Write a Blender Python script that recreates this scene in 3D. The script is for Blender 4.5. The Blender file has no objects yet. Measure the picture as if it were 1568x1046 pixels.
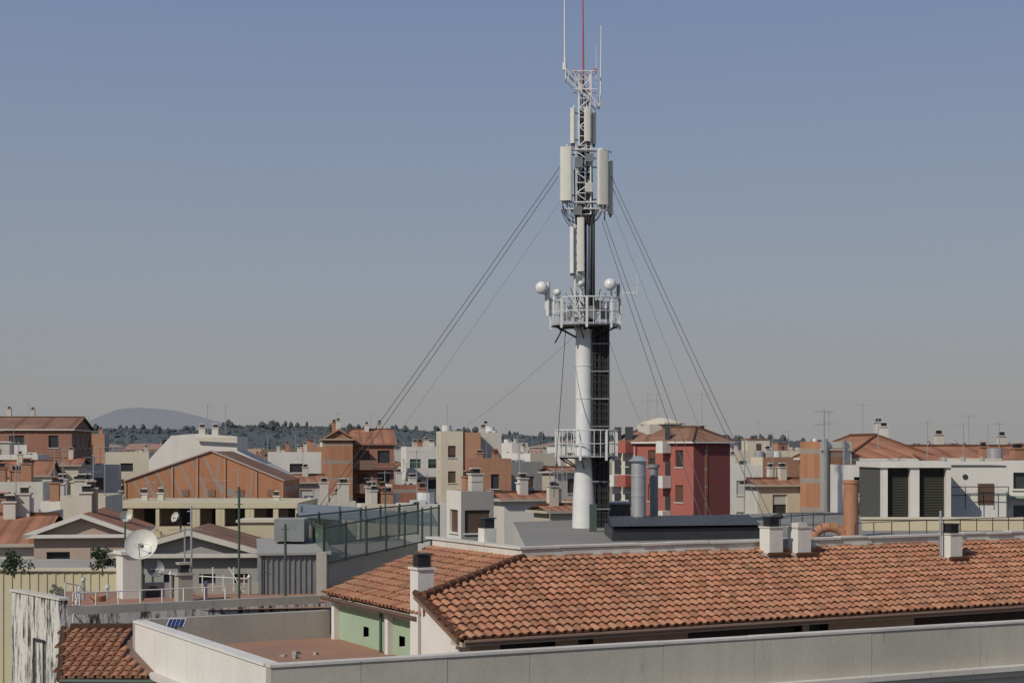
import bpy, math, random
from mathutils import Vector, noise
random.seed(7)
F=2400.0; ZC=24.0; HY=690.0; CX=784.0
sc=bpy.context.scene
def X(px,D): return (px-CX)/F*D
def Z(py,D): return ZC-(py-HY)/F*D
def P(px,py,D): return Vector((X(px,D),D,Z(py,D)))
def G(px,py,z):
    D=(ZC-z)*F/(py-HY); return Vector((X(px,D),D,z))
# ---------------------------------------------------------------- materials
MATS={}
def nt(name):
    m=bpy.data.materials.new(name); m.use_nodes=True
    t=m.node_tree; b=t.nodes['Principled BSDF']; return m,t,b
def L(t,a,b): t.links.new(a,b)
def noisen(t,vec,scale,detail=4,rough=.6):
    n=t.nodes.new('ShaderNodeTexNoise'); n.inputs['Scale'].default_value=scale
    n.inputs['Detail'].default_value=detail; n.inputs['Roughness'].default_value=rough
    L(t,vec,n.inputs['Vector']); return n.outputs['Fac']
def mapr(t,v,a,b,c,d):
    n=t.nodes.new('ShaderNodeMapRange'); L(t,v,n.inputs['Value'])
    for i,x in zip(('From Min','From Max','To Min','To Max'),(a,b,c,d)): n.inputs[i].default_value=x
    return n.outputs['Result']
def mix(t,fac,a,b,mode='MIX'):
    n=t.nodes.new('ShaderNodeMix'); n.data_type='RGBA'; n.blend_type=mode
    if isinstance(fac,float): n.inputs[0].default_value=fac
    else: L(t,fac,n.inputs[0])
    for s,x in ((n.inputs[6],a),(n.inputs[7],b)):
        if isinstance(x,tuple): s.default_value=(*x[:3],1)
        else: L(t,x,s)
    return n.outputs[2]
def mapping(t,vec,s):
    n=t.nodes.new('ShaderNodeMapping'); n.inputs['Scale'].default_value=s; L(t,vec,n.inputs['Vector']); return n.outputs['Vector']
def bump(t,b,h,st=.3,dist=.02):
    n=t.nodes.new('ShaderNodeBump'); n.inputs['Strength'].default_value=st; n.inputs['Distance'].default_value=dist
    L(t,h,n.inputs['Height']); L(t,n.outputs['Normal'],b.inputs['Normal'])
def stucco(name,col,stain=.35,streak=.35,rough=.9,dark=(.12,.11,.095),grain=1.0,mould=0,mlo=.54,mhi=.64):
    m,t,b=nt(name); tc=t.nodes.new('ShaderNodeTexCoord'); o=tc.outputs['Object']
    n1=noisen(t,o,.45,6,.65); n2=noisen(t,mapping(t,o,(1.8,1.8,.12)),1.3,5,.7); n3=noisen(t,o,9,4,.7)
    dk=tuple(c*.55+d*.45 for c,d in zip(col,dark))
    c=mix(t,mapr(t,n1,.42,.72,0,stain),tuple(col),dk)
    c=mix(t,mapr(t,n2,.5,.72,0,streak),c,tuple(d*1.2 for d in dk))
    c=mix(t,mapr(t,n3,.3,.7,0,.22*grain),c,tuple(x*.75 for x in col))
    if mould:
        n4=noisen(t,mapping(t,o,(3.2,3.2,.55)),1.5,9,.75)
        c=mix(t,mapr(t,n4,mlo,mhi,0,mould),c,(.04,.04,.035))
    L(t,c,b.inputs['Base Color']); b.inputs['Roughness'].default_value=rough
    b.inputs['Specular IOR Level'].default_value=.2
    bump(t,b,noisen(t,o,14,5,.7),.35,.02); MATS[name]=m; return m
def brickm(name,col,mortar=(.3,.26,.22)):
    m,t,b=nt(name); tc=t.nodes.new('ShaderNodeTexCoord'); u=tc.outputs['UV']; o=tc.outputs['Object']
    bt=t.nodes.new('ShaderNodeTexBrick'); L(t,u,bt.inputs['Vector'])
    bt.inputs['Scale'].default_value=1; bt.inputs['Brick Width'].default_value=.27; bt.inputs['Row Height'].default_value=.075
    bt.inputs['Mortar Size'].default_value=.007
    bt.inputs['Color1'].default_value=(*col,1); bt.inputs['Color2'].default_value=(*[c*.8 for c in col],1); bt.inputs['Mortar'].default_value=(*mortar,1)
    c=mix(t,mapr(t,noisen(t,o,.5,6,.7),.42,.7,0,.28),bt.outputs['Color'],tuple(x*.62 for x in col))
    c=mix(t,mapr(t,noisen(t,mapping(t,o,(1.5,1.5,.15)),1.2,5,.7),.52,.75,0,.35),c,tuple(x*.5 for x in col))
    L(t,c,b.inputs['Base Color']); b.inputs['Roughness'].default_value=.92; b.inputs['Specular IOR Level'].default_value=.15
    MATS[name]=m; return m
def tilem(name,c1,c2):
    m,t,b=nt(name); tc=t.nodes.new('ShaderNodeTexCoord'); u=tc.outputs['UV']; o=tc.outputs['Object']
    sx=t.nodes.new('ShaderNodeSeparateXYZ'); L(t,u,sx.inputs[0])
    def mth(op,a,bv):
        n=t.nodes.new('ShaderNodeMath'); n.operation=op; L(t,a,n.inputs[0])
        if isinstance(bv,(int,float)): n.inputs[1].default_value=bv
        else: L(t,bv,n.inputs[1])
        return n.outputs[0]
    us=mth('MULTIPLY',sx.outputs[0],1/.24); vs=mth('MULTIPLY',sx.outputs[1],1/.38)
    fu=mth('FLOOR',us,0); fv=mth('FLOOR',vs,0)
    cb=t.nodes.new('ShaderNodeCombineXYZ'); L(t,fu,cb.inputs[0]); L(t,fv,cb.inputs[1])
    wn=t.nodes.new('ShaderNodeTexWhiteNoise'); L(t,cb.outputs[0],wn.inputs['Vector'])
    c=mix(t,wn.outputs['Value'],c1,c2)
    c=mix(t,mapr(t,noisen(t,o,.7,6,.7),.42,.7,0,.6),c,tuple(x*.5 for x in c1))
    fr=mth('FRACT',us,0); w=mapr(t,mth('ABSOLUTE',mth('SUBTRACT',fr,.5),0),0,.5,1,0)
    fr2=mth('FRACT',vs,0)
    c=mix(t,mapr(t,w,.0,.35,.55,0),c,tuple(x*.3 for x in c1))
    L(t,c,b.inputs['Base Color']); b.inputs['Roughness'].default_value=.9; b.inputs['Specular IOR Level'].default_value=.15
    bump(t,b,mth('ADD',w,mth('MULTIPLY',fr2,-.5)),1.0,.06); MATS[name]=m; return m
def plain(name,col,rough=.6,metal=0,var=.2,sc_=3):
    m,t,b=nt(name); tc=t.nodes.new('ShaderNodeTexCoord')
    c=mix(t,mapr(t,noisen(t,tc.outputs['Object'],sc_,5,.65),.35,.7,0,1.0),tuple(col),tuple(x*(1-var) for x in col))
    L(t,c,b.inputs['Base Color']); b.inputs['Roughness'].default_value=rough; b.inputs['Metallic'].default_value=metal
    MATS[name]=m; return m
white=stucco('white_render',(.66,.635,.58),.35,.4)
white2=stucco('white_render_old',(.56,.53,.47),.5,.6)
cream=stucco('cream_render',(.60,.54,.42))
cream2=stucco('cream_yellow_render',(.56,.50,.34),.3,.3)
beige=stucco('beige_render',(.44,.39,.31))
greyr=stucco('grey_render',(.33,.32,.30))
pinkr=stucco('pink_render',(.46,.36,.30))
orange=stucco('orange_render',(.44,.245,.15))
redr=stucco('red_render',(.36,.12,.095),.2,.2)
dkred=stucco('red_render_shade_and_trim',(.22,.07,.065),.2,.2)  # red with the apartment's right-face shade put into it; also a trim strip
brown=stucco('brown_render',(.2,.13,.10))
parap=stucco('parapet_concrete',(.50,.47,.395),.6,.6,mould=.35,mlo=.60,mhi=.72)
parapw=stucco('parapet_white',(.60,.57,.51),.6,.4,mould=.4,mlo=.58,mhi=.7)
stained=stucco('mould_stained_white',(.60,.58,.53),.5,.5,mould=.96,mlo=.49,mhi=.57)
greenw=stucco('pale_green_render',(.33,.43,.30),.35,.4)
concrete=stucco('concrete',(.38,.355,.31),.7,.6,mould=.4,mlo=.58,mhi=.7)
terr=stucco('terracotta_floor',(.36,.20,.135),.8,0)
deckg=stucco('roof_deck_grey',(.25,.235,.21),.6,0)
brickO=brickm('orange_brick',(.42,.205,.115))
brickR=brickm('red_brick',(.34,.15,.095))
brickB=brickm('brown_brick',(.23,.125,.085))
tileO=tilem('clay_roof_tiles',(.40,.19,.115),(.30,.145,.09))
tileB=tilem('old_roof_tiles',(.30,.165,.11),(.22,.13,.09))
glass=plain('window_glass',(.045,.05,.055),.15,0,.3)
glassf=plain('distant_window_glass_hazed',(.11,.115,.125),.4,0,.3)  # lightened glass: aerial haze mixed into the base colour
shutg=plain('shutter_green',(.06,.10,.08),.6)
shutb=plain('shutter_brown',(.11,.065,.045),.6)
shutw=plain('blind_white',(.5,.49,.45),.6)
blackm=plain('black_cable',(.018,.018,.02),.5)
dark=plain('dark_metal',(.05,.052,.055),.5,.2)
wirem=plain('galvanised_wire_rope',(.09,.09,.10),.5,.3)
galv=plain('galvanised_steel',(.42,.43,.44),.45,.4)
whitep=plain('white_painted_steel',(.66,.66,.64),.4,0,.16,1.5)
creamp=plain('radome_cream',(.60,.59,.52),.45,0,.10)
redp=plain('red_paint',(.42,.06,.045),.5)
greenp=plain('green_post_paint',(.06,.085,.065),.6)
greyp=plain('grey_sheet_metal',(.24,.255,.255),.5,.2)
louv=plain('louvre_dark_olive',(.085,.085,.07),.6)
pvroof=plain('dark_corrugated_roof',(.06,.065,.07),.6,.1)
copper=plain('terracotta_flue',(.38,.18,.10),.7)
bluepv=plain('blue_solar_cells',(.02,.035,.10),.2)
asphalt=plain('asphalt',(.07,.068,.062),.9,0,.3,.05)
leaf=plain('foliage',(.055,.085,.03),.8,0,.5,6)
bark=plain('bark',(.09,.065,.045),.9)
hillm=plain('wooded_hill_hazed',(.080,.097,.102),.95,0,.3,.02)  # hill base colour lightened to stand in for haze
hillt=plain('hill_tree_crowns_hazed',(.074,.090,.094),.95,0,.28,.05)  # crowns carry the same haze in their colour
farh=plain('far_hill_haze',(.265,.285,.33),1,0,.05,.001)  # mountain tint set near the sky: haze put into the colour
farA=stucco('distant_white_hazed',(.55,.53,.50)); farB=stucco('distant_cream_hazed',(.48,.44,.38)); farC=stucco('distant_orange_hazed',(.37,.25,.19)); farD=stucco('distant_grey_hazed',(.33,.325,.32)); farR=plain('distant_tiles_hazed',(.31,.19,.145),.9,0,.3,.3)  # muted walls and tiles, distance haze painted into their colours
fA2=stucco('hazy_white',(.45,.445,.44)); fB2=stucco('hazy_cream',(.40,.385,.36)); fC2=stucco('hazy_orange',(.33,.265,.23)); fR2=plain('hazy_tiles',(.29,.22,.19),.9,0,.2,.3)  # farther tier, stronger haze painted into each colour
m,t,b=nt('green_windscreen'); b.inputs['Base Color'].default_value=(.12,.19,.15,1); b.inputs['Alpha'].default_value=.5; b.inputs['Roughness'].default_value=.45; screenm=m
m,t,b=nt('barrel_tiles'); a=t.nodes.new('ShaderNodeAttribute'); a.attribute_name='Col'; tc=t.nodes.new('ShaderNodeTexCoord')
n1=noisen(t,tc.outputs['Object'],.55,7,.72); n2=noisen(t,tc.outputs['Object'],9,5,.7); n3=noisen(t,tc.outputs['Object'],2.3,6,.7)
c=mix(t,mapr(t,n1,.45,.75,0,.55),a.outputs['Color'],(.22,.13,.09))
c=mix(t,mapr(t,n3,.55,.75,0,.45),c,(.46,.29,.19))
c=mix(t,mapr(t,n2,.55,.8,0,.5),c,(.15,.105,.08))
L(t,c,b.inputs['Base Color']); b.inputs['Roughness'].default_value=.92; b.inputs['Specular IOR Level'].default_value=.15
bump(t,b,n2,.4,.01); herot=m
# ---------------------------------------------------------------- mesh builder
class MB:
    def __init__(s): s.v=[];s.f=[];s.m=[];s.mats=[];s.c=[];s.col=(1,1,1)
    def mi(s,mat):
        if mat not in s.mats: s.mats.append(mat)
        return s.mats.index(mat)
    def face(s,pts,mat):
        n=len(s.v); s.v.extend([Vector(p) for p in pts]); s.f.append(tuple(range(n,n+len(pts)))); s.m.append(s.mi(mat)); s.c.append(s.col)
    def obox(s,o,a,b,c,mat,top=None):
        o=Vector(o);a=Vector(a);b=Vector(b);c=Vector(c)
        if a.cross(b).dot(c)<0: a,b=b,a
        p=[o,o+a,o+a+b,o+b]; q=[x+c for x in p]
        s.face(p[::-1],mat); s.face(q,top or mat)
        for i in range(4):
            j=(i+1)%4; s.face([p[i],p[j],q[j],q[i]],mat)
    def cbox(s,c,d,lx,ly,z0,z1,mat,top=None):
        d=Vector((d[0],d[1],0)).normalized(); e=Vector((-d.y,d.x,0))
        o=Vector((c[0],c[1],z0))-d*lx/2-e*ly/2
        s.obox(o,d*lx,e*ly,(0,0,z1-z0),mat,top)
    def cyl(s,p,q,r,mat,r2=None,seg=8,caps=True):
        p=Vector(p);q=Vector(q); r2=r if r2 is None else r2
        a=(q-p).normalized(); x=a.orthogonal().normalized(); y=a.cross(x)
        A=[p+(x*math.cos(k*2*math.pi/seg)+y*math.sin(k*2*math.pi/seg))*r for k in range(seg)]
        B=[q+(x*math.cos(k*2*math.pi/seg)+y*math.sin(k*2*math.pi/seg))*r2 for k in range(seg)]
        for k in range(seg):
            j=(k+1)%seg; s.face([A[k],A[j],B[j],B[k]],mat)
        if caps: s.face(A[::-1],mat); s.face(B,mat)
    def lathe(s,c,axis,prof,mat,seg=16):
        c=Vector(c);a=Vector(axis).normalized();x=a.orthogonal().normalized();y=a.cross(x)
        rings=[[c+a*h+(x*math.cos(k*2*math.pi/seg)+y*math.sin(k*2*math.pi/seg))*r for k in range(seg)] for h,r in prof]
        for i in range(len(rings)-1):
            for k in range(seg):
                j=(k+1)%seg; s.face([rings[i][k],rings[i][j],rings[i+1][j],rings[i+1][k]],mat)
    def sphere(s,c,r,mat,seg=12):
        s.lathe(c,(0,0,1),[(-r*math.cos(i*math.pi/8),max(.001,r*math.sin(i*math.pi/8))) for i in range(9)],mat,seg)
    def build(s,name,parent=None,smooth=False,merge=False):
        if not s.v: return None
        o0=sum(s.v,Vector())/len(s.v); o0.z=min(v.z for v in s.v)
        me=bpy.data.meshes.new(name); me.from_pydata([v-o0 for v in s.v],[],s.f)
        for mt in s.mats: me.materials.append(mt)
        me.polygons.foreach_set('material_index',s.m)
        uv=me.uv_layers.new(name='UVMap'); ca=me.color_attributes.new('Col','FLOAT_COLOR','CORNER')
        ud=[];cd=[]
        for i,p in enumerate(me.polygons):
            n=p.normal
            if abs(n.z)>.999: tx=Vector((1,0,0));by=Vector((0,1,0))
            else:
                tx=Vector((0,0,1)).cross(n).normalized(); by=n.cross(tx)
            for li in p.vertices:
                v=s.v[li]; ud+= [v.dot(tx),v.dot(by)]; cd+=[*s.c[i],1]
        uv.data.foreach_set('uv',ud); ca.data.foreach_set('color',cd)
        if smooth or merge:
            import bmesh
            bm=bmesh.new(); bm.from_mesh(me); bmesh.ops.remove_doubles(bm,verts=bm.verts,dist=.0005); bm.to_mesh(me); bm.free()
        if smooth:
            me.polygons.foreach_set('use_smooth',[True]*len(me.polygons))
            me.set_sharp_from_angle(angle=math.radians(40))
        ob=bpy.data.objects.new(name,me); sc.collection.objects.link(ob); ob.location=o0
        if parent: ob.parent=parent
        return ob
def empty(name,loc=(0,0,0)):
    e=bpy.data.objects.new(name,None); sc.collection.objects.link(e); return e
# ---------------------------------------------------------------- building parts
def facade(mb,p0,p1,z0,zt,wall,rows=3,top=1.5,st=3.0,ww=1.1,wh=1.4,pitch=3.2,balc=False,shut=None,rng=random,trim=None,cols=None,gl=None,sills=True):
    gl=gl or glass
    p0=Vector((p0[0],p0[1],0));p1=Vector((p1[0],p1[1],0)); d=p1-p0; W=d.length; d.normalize(); n=Vector((d.y,-d.x,0))
    def q(a,b,za,zb,off=0,mat=wall): 
        o=n*off; mb.face([p0+d*a+o+Vector((0,0,za)),p0+d*b+o+Vector((0,0,za)),p0+d*b+o+Vector((0,0,zb)),p0+d*a+o+Vector((0,0,zb))],mat)
    if cols is None: cols=int(W/pitch)
    if cols<1 or rows<1: q(0,W,z0,zt); return
    z=zt; dep=-.2; wb=zt
    cx=[W*(i+.5)/cols for i in range(cols)]
    bal=[balc and (i%3!=2 or cols<3) for i in range(cols)]
    for r in range(rows):
        wt=zt-top-r*st; wb2=wt-wh
        if wb2<z0+.3: break
        wb=wb2
        q(0,W,wt,z); a=0
        for i,c in enumerate(cx):
            w=ww*(1.5 if bal[i] else 1); x0=c-w/2;x1=c+w/2
            q(a,x0,wb,wt); a=x1
            A=p0+d*x0;B=p0+d*x1;k=n*dep
            zb=Vector((0,0,wb));zz=Vector((0,0,wt))
            mb.face([A+zb,B+zb,B+k+zb,A+k+zb],wall); mb.face([A+k+zz,B+k+zz,B+zz,A+zz],wall)
            mb.face([A+zb,A+k+zb,A+k+zz,A+zz],wall); mb.face([B+k+zb,B+zb,B+zz,B+k+zz],wall)
            q(x0,x1,wb,wt,dep,gl)
            fr=rng.choice([0,0,.3,.5,.8,1])
            if fr and shut: q(x0,x1,wt-(wt-wb)*fr,wt,dep*.6,shut)
            if bal[i]:
                o=p0+d*(x0-.5)+n*.003; mb.obox(o+Vector((0,0,wb-.75)),d*(w+1),n*.9,(0,0,.16),trim or wall)
                if rng.random()<.7: mb.obox(o+n*.85+Vector((0,0,wb-.59)),d*(w+1),n*.05,(0,0,.9),trim or wall)
                else:
                    for zz_ in (.0,.42,.85): mb.obox(o+n*.86+Vector((0,0,wb-.59+zz_)),d*(w+1),n*.03,(0,0,.05),dark)
            elif sills:
                mb.obox(A-d*.08+n*.002+Vector((0,0,wb-.08)),d*(w+.16),n*.08,(0,0,.07),trim or white)
        q(a,W,wb,wt); z=wb
    q(0,W,z0,z)
def yagi(mb,x,y,z0,h,rng=random,mat=None):
    mat=mat or galv
    mb.cyl((x,y,z0),(x,y,z0+h),.025,mat,seg=5)
    a=rng.uniform(0,3.14); d=Vector((math.cos(a),math.sin(a),0)); e=Vector((-d.y,d.x,0))
    for lv in range(rng.choice([1,1,2])):
        c=Vector((x,y,z0+h-.1-lv*.6)); mb.cyl(c-d*.5,c+d*.6,.014,mat,seg=4)
        for k in range(7):
            q=c+d*(-.45+k*.16); mb.cyl(q-e*.22,q+e*.22,.009,mat,seg=4)
def chimney(mb,x,y,z0,z1,w,wall,dv=(1,0),pot=True):
    mb.cbox((x,y),dv,w,w,z0,z1,wall); mb.cbox((x,y),dv,w+.12,w+.12,z1+.001,z1+.07,wall)
    if pot: mb.cbox((x,y),dv,w*.6,w*.6,z1+.071,z1+.3,blackm); mb.cbox((x,y),dv,w*.85,w*.85,z1+.301,z1+.36,wall)
def acunit(mb,x,y,z,dv,mat=None):
    mb.cbox((x,y),dv,.85,.35,z,z+.6,mat or whitep)
    d=Vector((dv[0],dv[1],0)).normalized(); e=Vector((d.y,-d.x,0)); c=Vector((x,y,z+.3))+e*.178-d*.12
    mb.cyl(c,c+e*.015,.22,dark,seg=10)
FOOT=[]
def building(name,C,ang,Lu,Ln,zt,wall,wall2=None,roof='flat',rows=3,balc=False,deck=None,shut=None,seed=None,clutter=1,tile=None,rh=None,pitch=3.2,ww=1.1,wh=1.4,trim=None,st=3.0,base=0,sidew=True,top=1.5,cols=None,gl=None,sills=True):
    rng=random.Random(seed if seed is not None else len(name)*7+int(C[0]*10)+int(C[1]))
    wall2=wall2 or wall; shut=shut or rng.choice([shutg,shutb,shutw]); deck=deck or terr; tile=tile or tileO
    a=math.radians(ang); u=Vector((math.cos(a),math.sin(a),0)); n=Vector((-u.y,u.x,0)); C=Vector((C[0],C[1],0))
    P4=[C,C+u*Lu,C+u*Lu+n*Ln,C+n*Ln]; FOOT.append(((P4[0]+P4[2])/2,max(Lu,Ln)*.62,P4))
    mb=MB(); up=Vector((0,0,1))
    kw=dict(rows=rows,shut=shut,rng=rng,pitch=pitch,ww=ww,wh=wh,trim=trim,st=st,top=top if roof=='flat' else .7,gl=gl,sills=sills)
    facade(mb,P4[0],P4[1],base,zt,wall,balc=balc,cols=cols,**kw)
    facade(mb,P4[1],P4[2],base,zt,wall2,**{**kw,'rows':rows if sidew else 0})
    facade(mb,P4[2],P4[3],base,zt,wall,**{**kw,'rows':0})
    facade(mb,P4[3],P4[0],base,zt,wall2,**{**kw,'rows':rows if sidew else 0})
    if roof=='flat':
        th=.22; ph=.9 
        I=[C+u*th+n*th,C+u*(Lu-th)+n*th,C+u*(Lu-th)+n*(Ln-th),C+u*th+n*(Ln-th)]
        cap=trim or wall
        for i in range(4):
            j=(i+1)%4
            mb.face([P4[i]+up*zt,P4[j]+up*zt,I[j]+up*zt,I[i]+up*zt],cap)
            mb.face([I[i]+up*zt,I[j]+up*zt,I[j]+up*(zt-ph),I[i]+up*(zt-ph)],wall)
        mb.face([p+up*(zt-ph) for p in I],deck)
        if clutter:
            z=zt-ph
            if Lu>6 and Ln>6 and rng.random()<.7*clutter:
                c=C+u*rng.uniform(3,Lu-3)+n*rng.uniform(3,Ln-3)
                hh=rng.uniform(2.0,2.7); w=rng.uniform(2.2,3.6)
                mb.cbox(c,u,w,2.6,z,z+hh,rng.choice([wall,white2,cream]),None)
                mb.cbox(c,u,w+.3,2.9,z+hh+.001,z+hh+.12,rng.choice([tile,wall]))
                mb.cbox(c-n*1.31,u,.8,.04,z+.05,z+1.95,shutb)
                if rng.random()<.8: yagi(mb,c.x+.5,c.y,z+hh+.12,rng.uniform(1.5,3),rng)
            for k in range(int(2+3*clutter)):
                c=C+u*rng.uniform(.6,Lu-.6)+n*rng.uniform(.6,Ln-.6)
                r=rng.random()
                if r<.45: chimney(mb,c.x,c.y,z,z+rng.uniform(1.3,2.0),rng.uniform(.4,.7),rng.choice([wall,white2,brickO]),u)
                elif r<.75: yagi(mb,c.x,c.y,z,rng.uniform(2.5,4),rng)
                elif r<.9: acunit(mb,c.x,c.y,z+.5,u); mb.cbox(c,u,.7,.3,z,z+.499,dark)
                else: mb.cyl((c.x,c.y,z+.3),(c.x,c.y,z+1.5),.5,rng.choice([whitep,galv]),seg=14); mb.cbox(c,u,.9,.9,z,z+.3,greyr)
    else:
        ov=.35; rh=rh if rh is not None else min(Lu,Ln)*.17
        Q=[C-u*ov-n*ov,C+u*(Lu+ov)-n*ov,C+u*(Lu+ov)+n*(Ln+ov),C-u*ov+n*(Ln+ov)]
        z0=zt; 
        E=[p+up*z0 for p in Q]; E2=[p-up*.14 for p in E]
        for i in range(4): mb.face([E2[i],E2[(i+1)%4],E[(i+1)%4],E[i]],trim or beige)
        mb.face([E2[i] for i in (3,2,1,0)],wall)
        if roof=='hip':
            k=min(Lu,Ln)/2+ov
            if Lu>=Ln: R0=C+u*(k-ov)+n*(Ln/2)+up*(z0+rh);R1=C+u*(Lu-k+ov)+n*(Ln/2)+up*(z0+rh); fs=[[E[0],E[1],R1,R0],[E[2],E[3],R0,R1],[E[3],E[0],R0],[E[1],E[2],R1]]
            else: R0=C+u*(Lu/2)+n*(k-ov)+up*(z0+rh);R1=C+u*(Lu/2)+n*(Ln-k+ov)+up*(z0+rh); fs=[[E[0],E[1],R0],[E[1],E[2],R1,R0],[E[2],E[3],R1],[E[3],E[0],R0,R1]]
            for f in fs: mb.face(f,tile)
            mb.cyl(R0+up*.03,R1+up*.03,.12,tile,seg=6)
            for e,r in ((E[0],R0),(E[3],R0 if Lu>=Ln else R1),(E[1],R1 if Lu>=Ln else R0),(E[2],R1)): mb.cyl(e+up*.02,r+up*.02,.1,tile,seg=6)
        elif roof=='gableu':
            R0=C+u*(Lu/2)-n*ov+up*(z0+rh);R1=C+u*(Lu/2)+n*(Ln+ov)+up*(z0+rh)
            mb.face([E[3],E[0],R0,R1],tile); mb.face([E[1],E[2],R1,R0],tile)
            mb.face([P4[0]+up*zt,P4[1]+up*zt,C+u*(Lu/2)+up*(z0+rh-.08)],wall); mb.face([P4[2]+up*zt,P4[3]+up*zt,C+u*(Lu/2)+n*Ln+up*(z0+rh-.08)],wall)
            for e in (E[0],E[1]): mb.obox(e-up*.16,(R0-e),n*.12,up*.18,trim or wall)
        elif roof=='gablen':
            R0=C-u*ov+n*(Ln/2)+up*(z0+rh);R1=C+u*(Lu+ov)+n*(Ln/2)+up*(z0+rh)
            mb.face([E[0],E[1],R1,R0],tile); mb.face([E[2],E[3],R0,R1],tile)
            mb.face([P4[1]+up*zt,P4[2]+up*zt,C+u*Lu+n*(Ln/2)+up*(z0+rh-.08)],wall2); mb.face([P4[3]+up*zt,P4[0]+up*zt,C+n*(Ln/2)+up*(z0+rh-.08)],wall2)
            mb.cyl(R0,R1,.12,tile,seg=6)
        if clutter:
            for k in range(2):
                c=C+u*rng.uniform(1,Lu-1)+n*rng.uniform(Ln*.35,Ln*.65); chimney(mb,c.x,c.y,zt,zt+rh+rng.uniform(.5,1),.5,rng.choice([wall,white2]),u)
            c=C+u*Lu*.5+n*Ln*.5; yagi(mb,c.x,c.y,zt+rh*.8,rng.uniform(2,3),rng)
    return mb.build(name),u,n,P4
def solve(C,d,px):
    b=(px-CX)/F; den=d.x-b*d.y
    return (b*C.y-C.x)/den
def cb(name,xc,xl,xr,ytop,D,wall,wall2=None,ang=27.8,Lmin=8,Lmax=30,**k):
    C=Vector((X(xc,D),D,0)); a=math.radians(ang); u=Vector((math.cos(a),math.sin(a),0)); n=Vector((-u.y,u.x,0))
    Lu=abs(solve(C,u,xr)); Ln=Lmin
    if xl is not None and xl<xc-1: Ln=min(Lmax,max(2,abs(solve(C,n,xl))))
    return building(name,(C.x,C.y),ang,min(Lu,60),Ln,Z(ytop,D),wall,wall2,**k)
# ---------------------------------------------------------------- mid distance buildings
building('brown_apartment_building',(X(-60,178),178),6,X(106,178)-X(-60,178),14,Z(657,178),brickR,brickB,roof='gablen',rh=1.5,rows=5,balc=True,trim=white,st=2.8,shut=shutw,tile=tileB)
cb('orange_apartment_building',112,None,160,664,215,orange,greyr,ang=10,rows=3,clutter=.5)
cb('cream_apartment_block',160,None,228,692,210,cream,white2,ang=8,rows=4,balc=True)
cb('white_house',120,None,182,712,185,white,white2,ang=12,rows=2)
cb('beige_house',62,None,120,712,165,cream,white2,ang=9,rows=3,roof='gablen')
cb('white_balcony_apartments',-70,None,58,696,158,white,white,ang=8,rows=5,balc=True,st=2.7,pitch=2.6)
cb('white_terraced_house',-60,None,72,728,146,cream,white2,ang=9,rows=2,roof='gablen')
def poly_building(C,ang,prof,depth,wall,roofm,side=None):
    a=math.radians(ang);u=Vector((math.cos(a),math.sin(a),0));n=Vector((-u.y,u.x,0));C=Vector((C[0],C[1],0)); mb=MB()
    f=[C+u*x+Vector((0,0,z)) for x,z in prof]; g=[p+n*depth for p in f]
    mb.face(f,wall); mb.face(g[::-1],wall)
    k=len(f)
    for i in range(k):
        j=(i+1)%k; e=f[j]-f[i]
        vert=abs(e.z)>abs(e.dot(u))*3
        mb.face([f[i],g[i],g[j],f[j]],(side or wall) if vert else roofm)
    return mb,u,n
D=122
def prof(D,pts,px0): return [(X(p[0],D)-X(px0,D),0 if p[1] is None else Z(p[1],D)) for p in pts]
mb,u,n=poly_building((X(228,D),D),3,prof(D,[(228,None),(436,None),(436,728),(362,690),(362,668),(300,664),(262,667),(228,704)],228),7,white,white2,white)
mb.obox(P(300,674,D-.05),(3.1,0,0),(0,-.15,0),(0,0,.2),cream)
for px in (310,330): chimney(mb,X(px,D+3),D+3,Z(672,D),Z(655,D),.5,white2)
for px in (318,345,410): yagi(mb,X(px,D+4),D+4,Z(668 if px<400 else 716,D),2.6)
mb.build('white_stepped_building')
D=102
pts=[(190,737),(322,691),(434,737)]
mb,u,n=poly_building((X(190,D),D),2,prof(D,[(190,None),(434,None)]+pts[::-1],190),10,brickO,tileB)
t2=math.tan(math.radians(2))
for px in (191,262,300,342,390,430):
    yt=[a[1]+(b_[1]-a[1])*(px-a[0])/(b_[0]-a[0]) for a,b_ in zip(pts,pts[1:]) if a[0]<=px<=b_[0]][0]
    mb.obox(Vector((X(px,D),D-.07+(X(px,D)-X(190,D))*t2,Z(772,D))),(.12,0,0),(0,.06,0),(0,0,Z(yt+3,D)-Z(772,D)),orange)
for a,b_ in zip(pts,pts[1:]):
    A_=P(a[0],a[1],D);B_=P(b_[0],b_[1],D)
    A_.y=D-.14+(A_.x-X(190,D))*t2;B_.y=D-.14+(B_.x-X(190,D))*t2
    mb.obox(A_,B_-A_,(0,.35,0),(0,0,.09),pinkr)
rg=random.Random(8)
for px in (215,240,278,318,362,408):
    mb.obox(Vector((X(px,D),D-.03+(X(px,D)-X(190,D))*t2,Z(760,D))),(.45,0,0),(0,.02,0),(0,0,.45),glass if px%2 else brickB)
mb.build('brick_gable_building')
FOOT.append((Vector((X(312,105),108,0)),9,None));FOOT.append((Vector((X(330,125),128,0)),9,None))
D=88; mb=MB(); xa=X(150,D);xb=X(456,D)
mb.obox((xa,D,Z(778,D)),(xb-xa,0,0),(0,9,0),(0,0,Z(770,D)-Z(778,D)),cream2)
mb.obox((xa,D+2.5,0),(xb-xa,0,0),(0,6.4,0),(0,0,Z(778,D)-.01),beige)
mb.obox((xa,D+.05,0),(xb-xa,0,0),(0,2.4,0),(0,0,Z(806,D)),cream2,terr)
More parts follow.
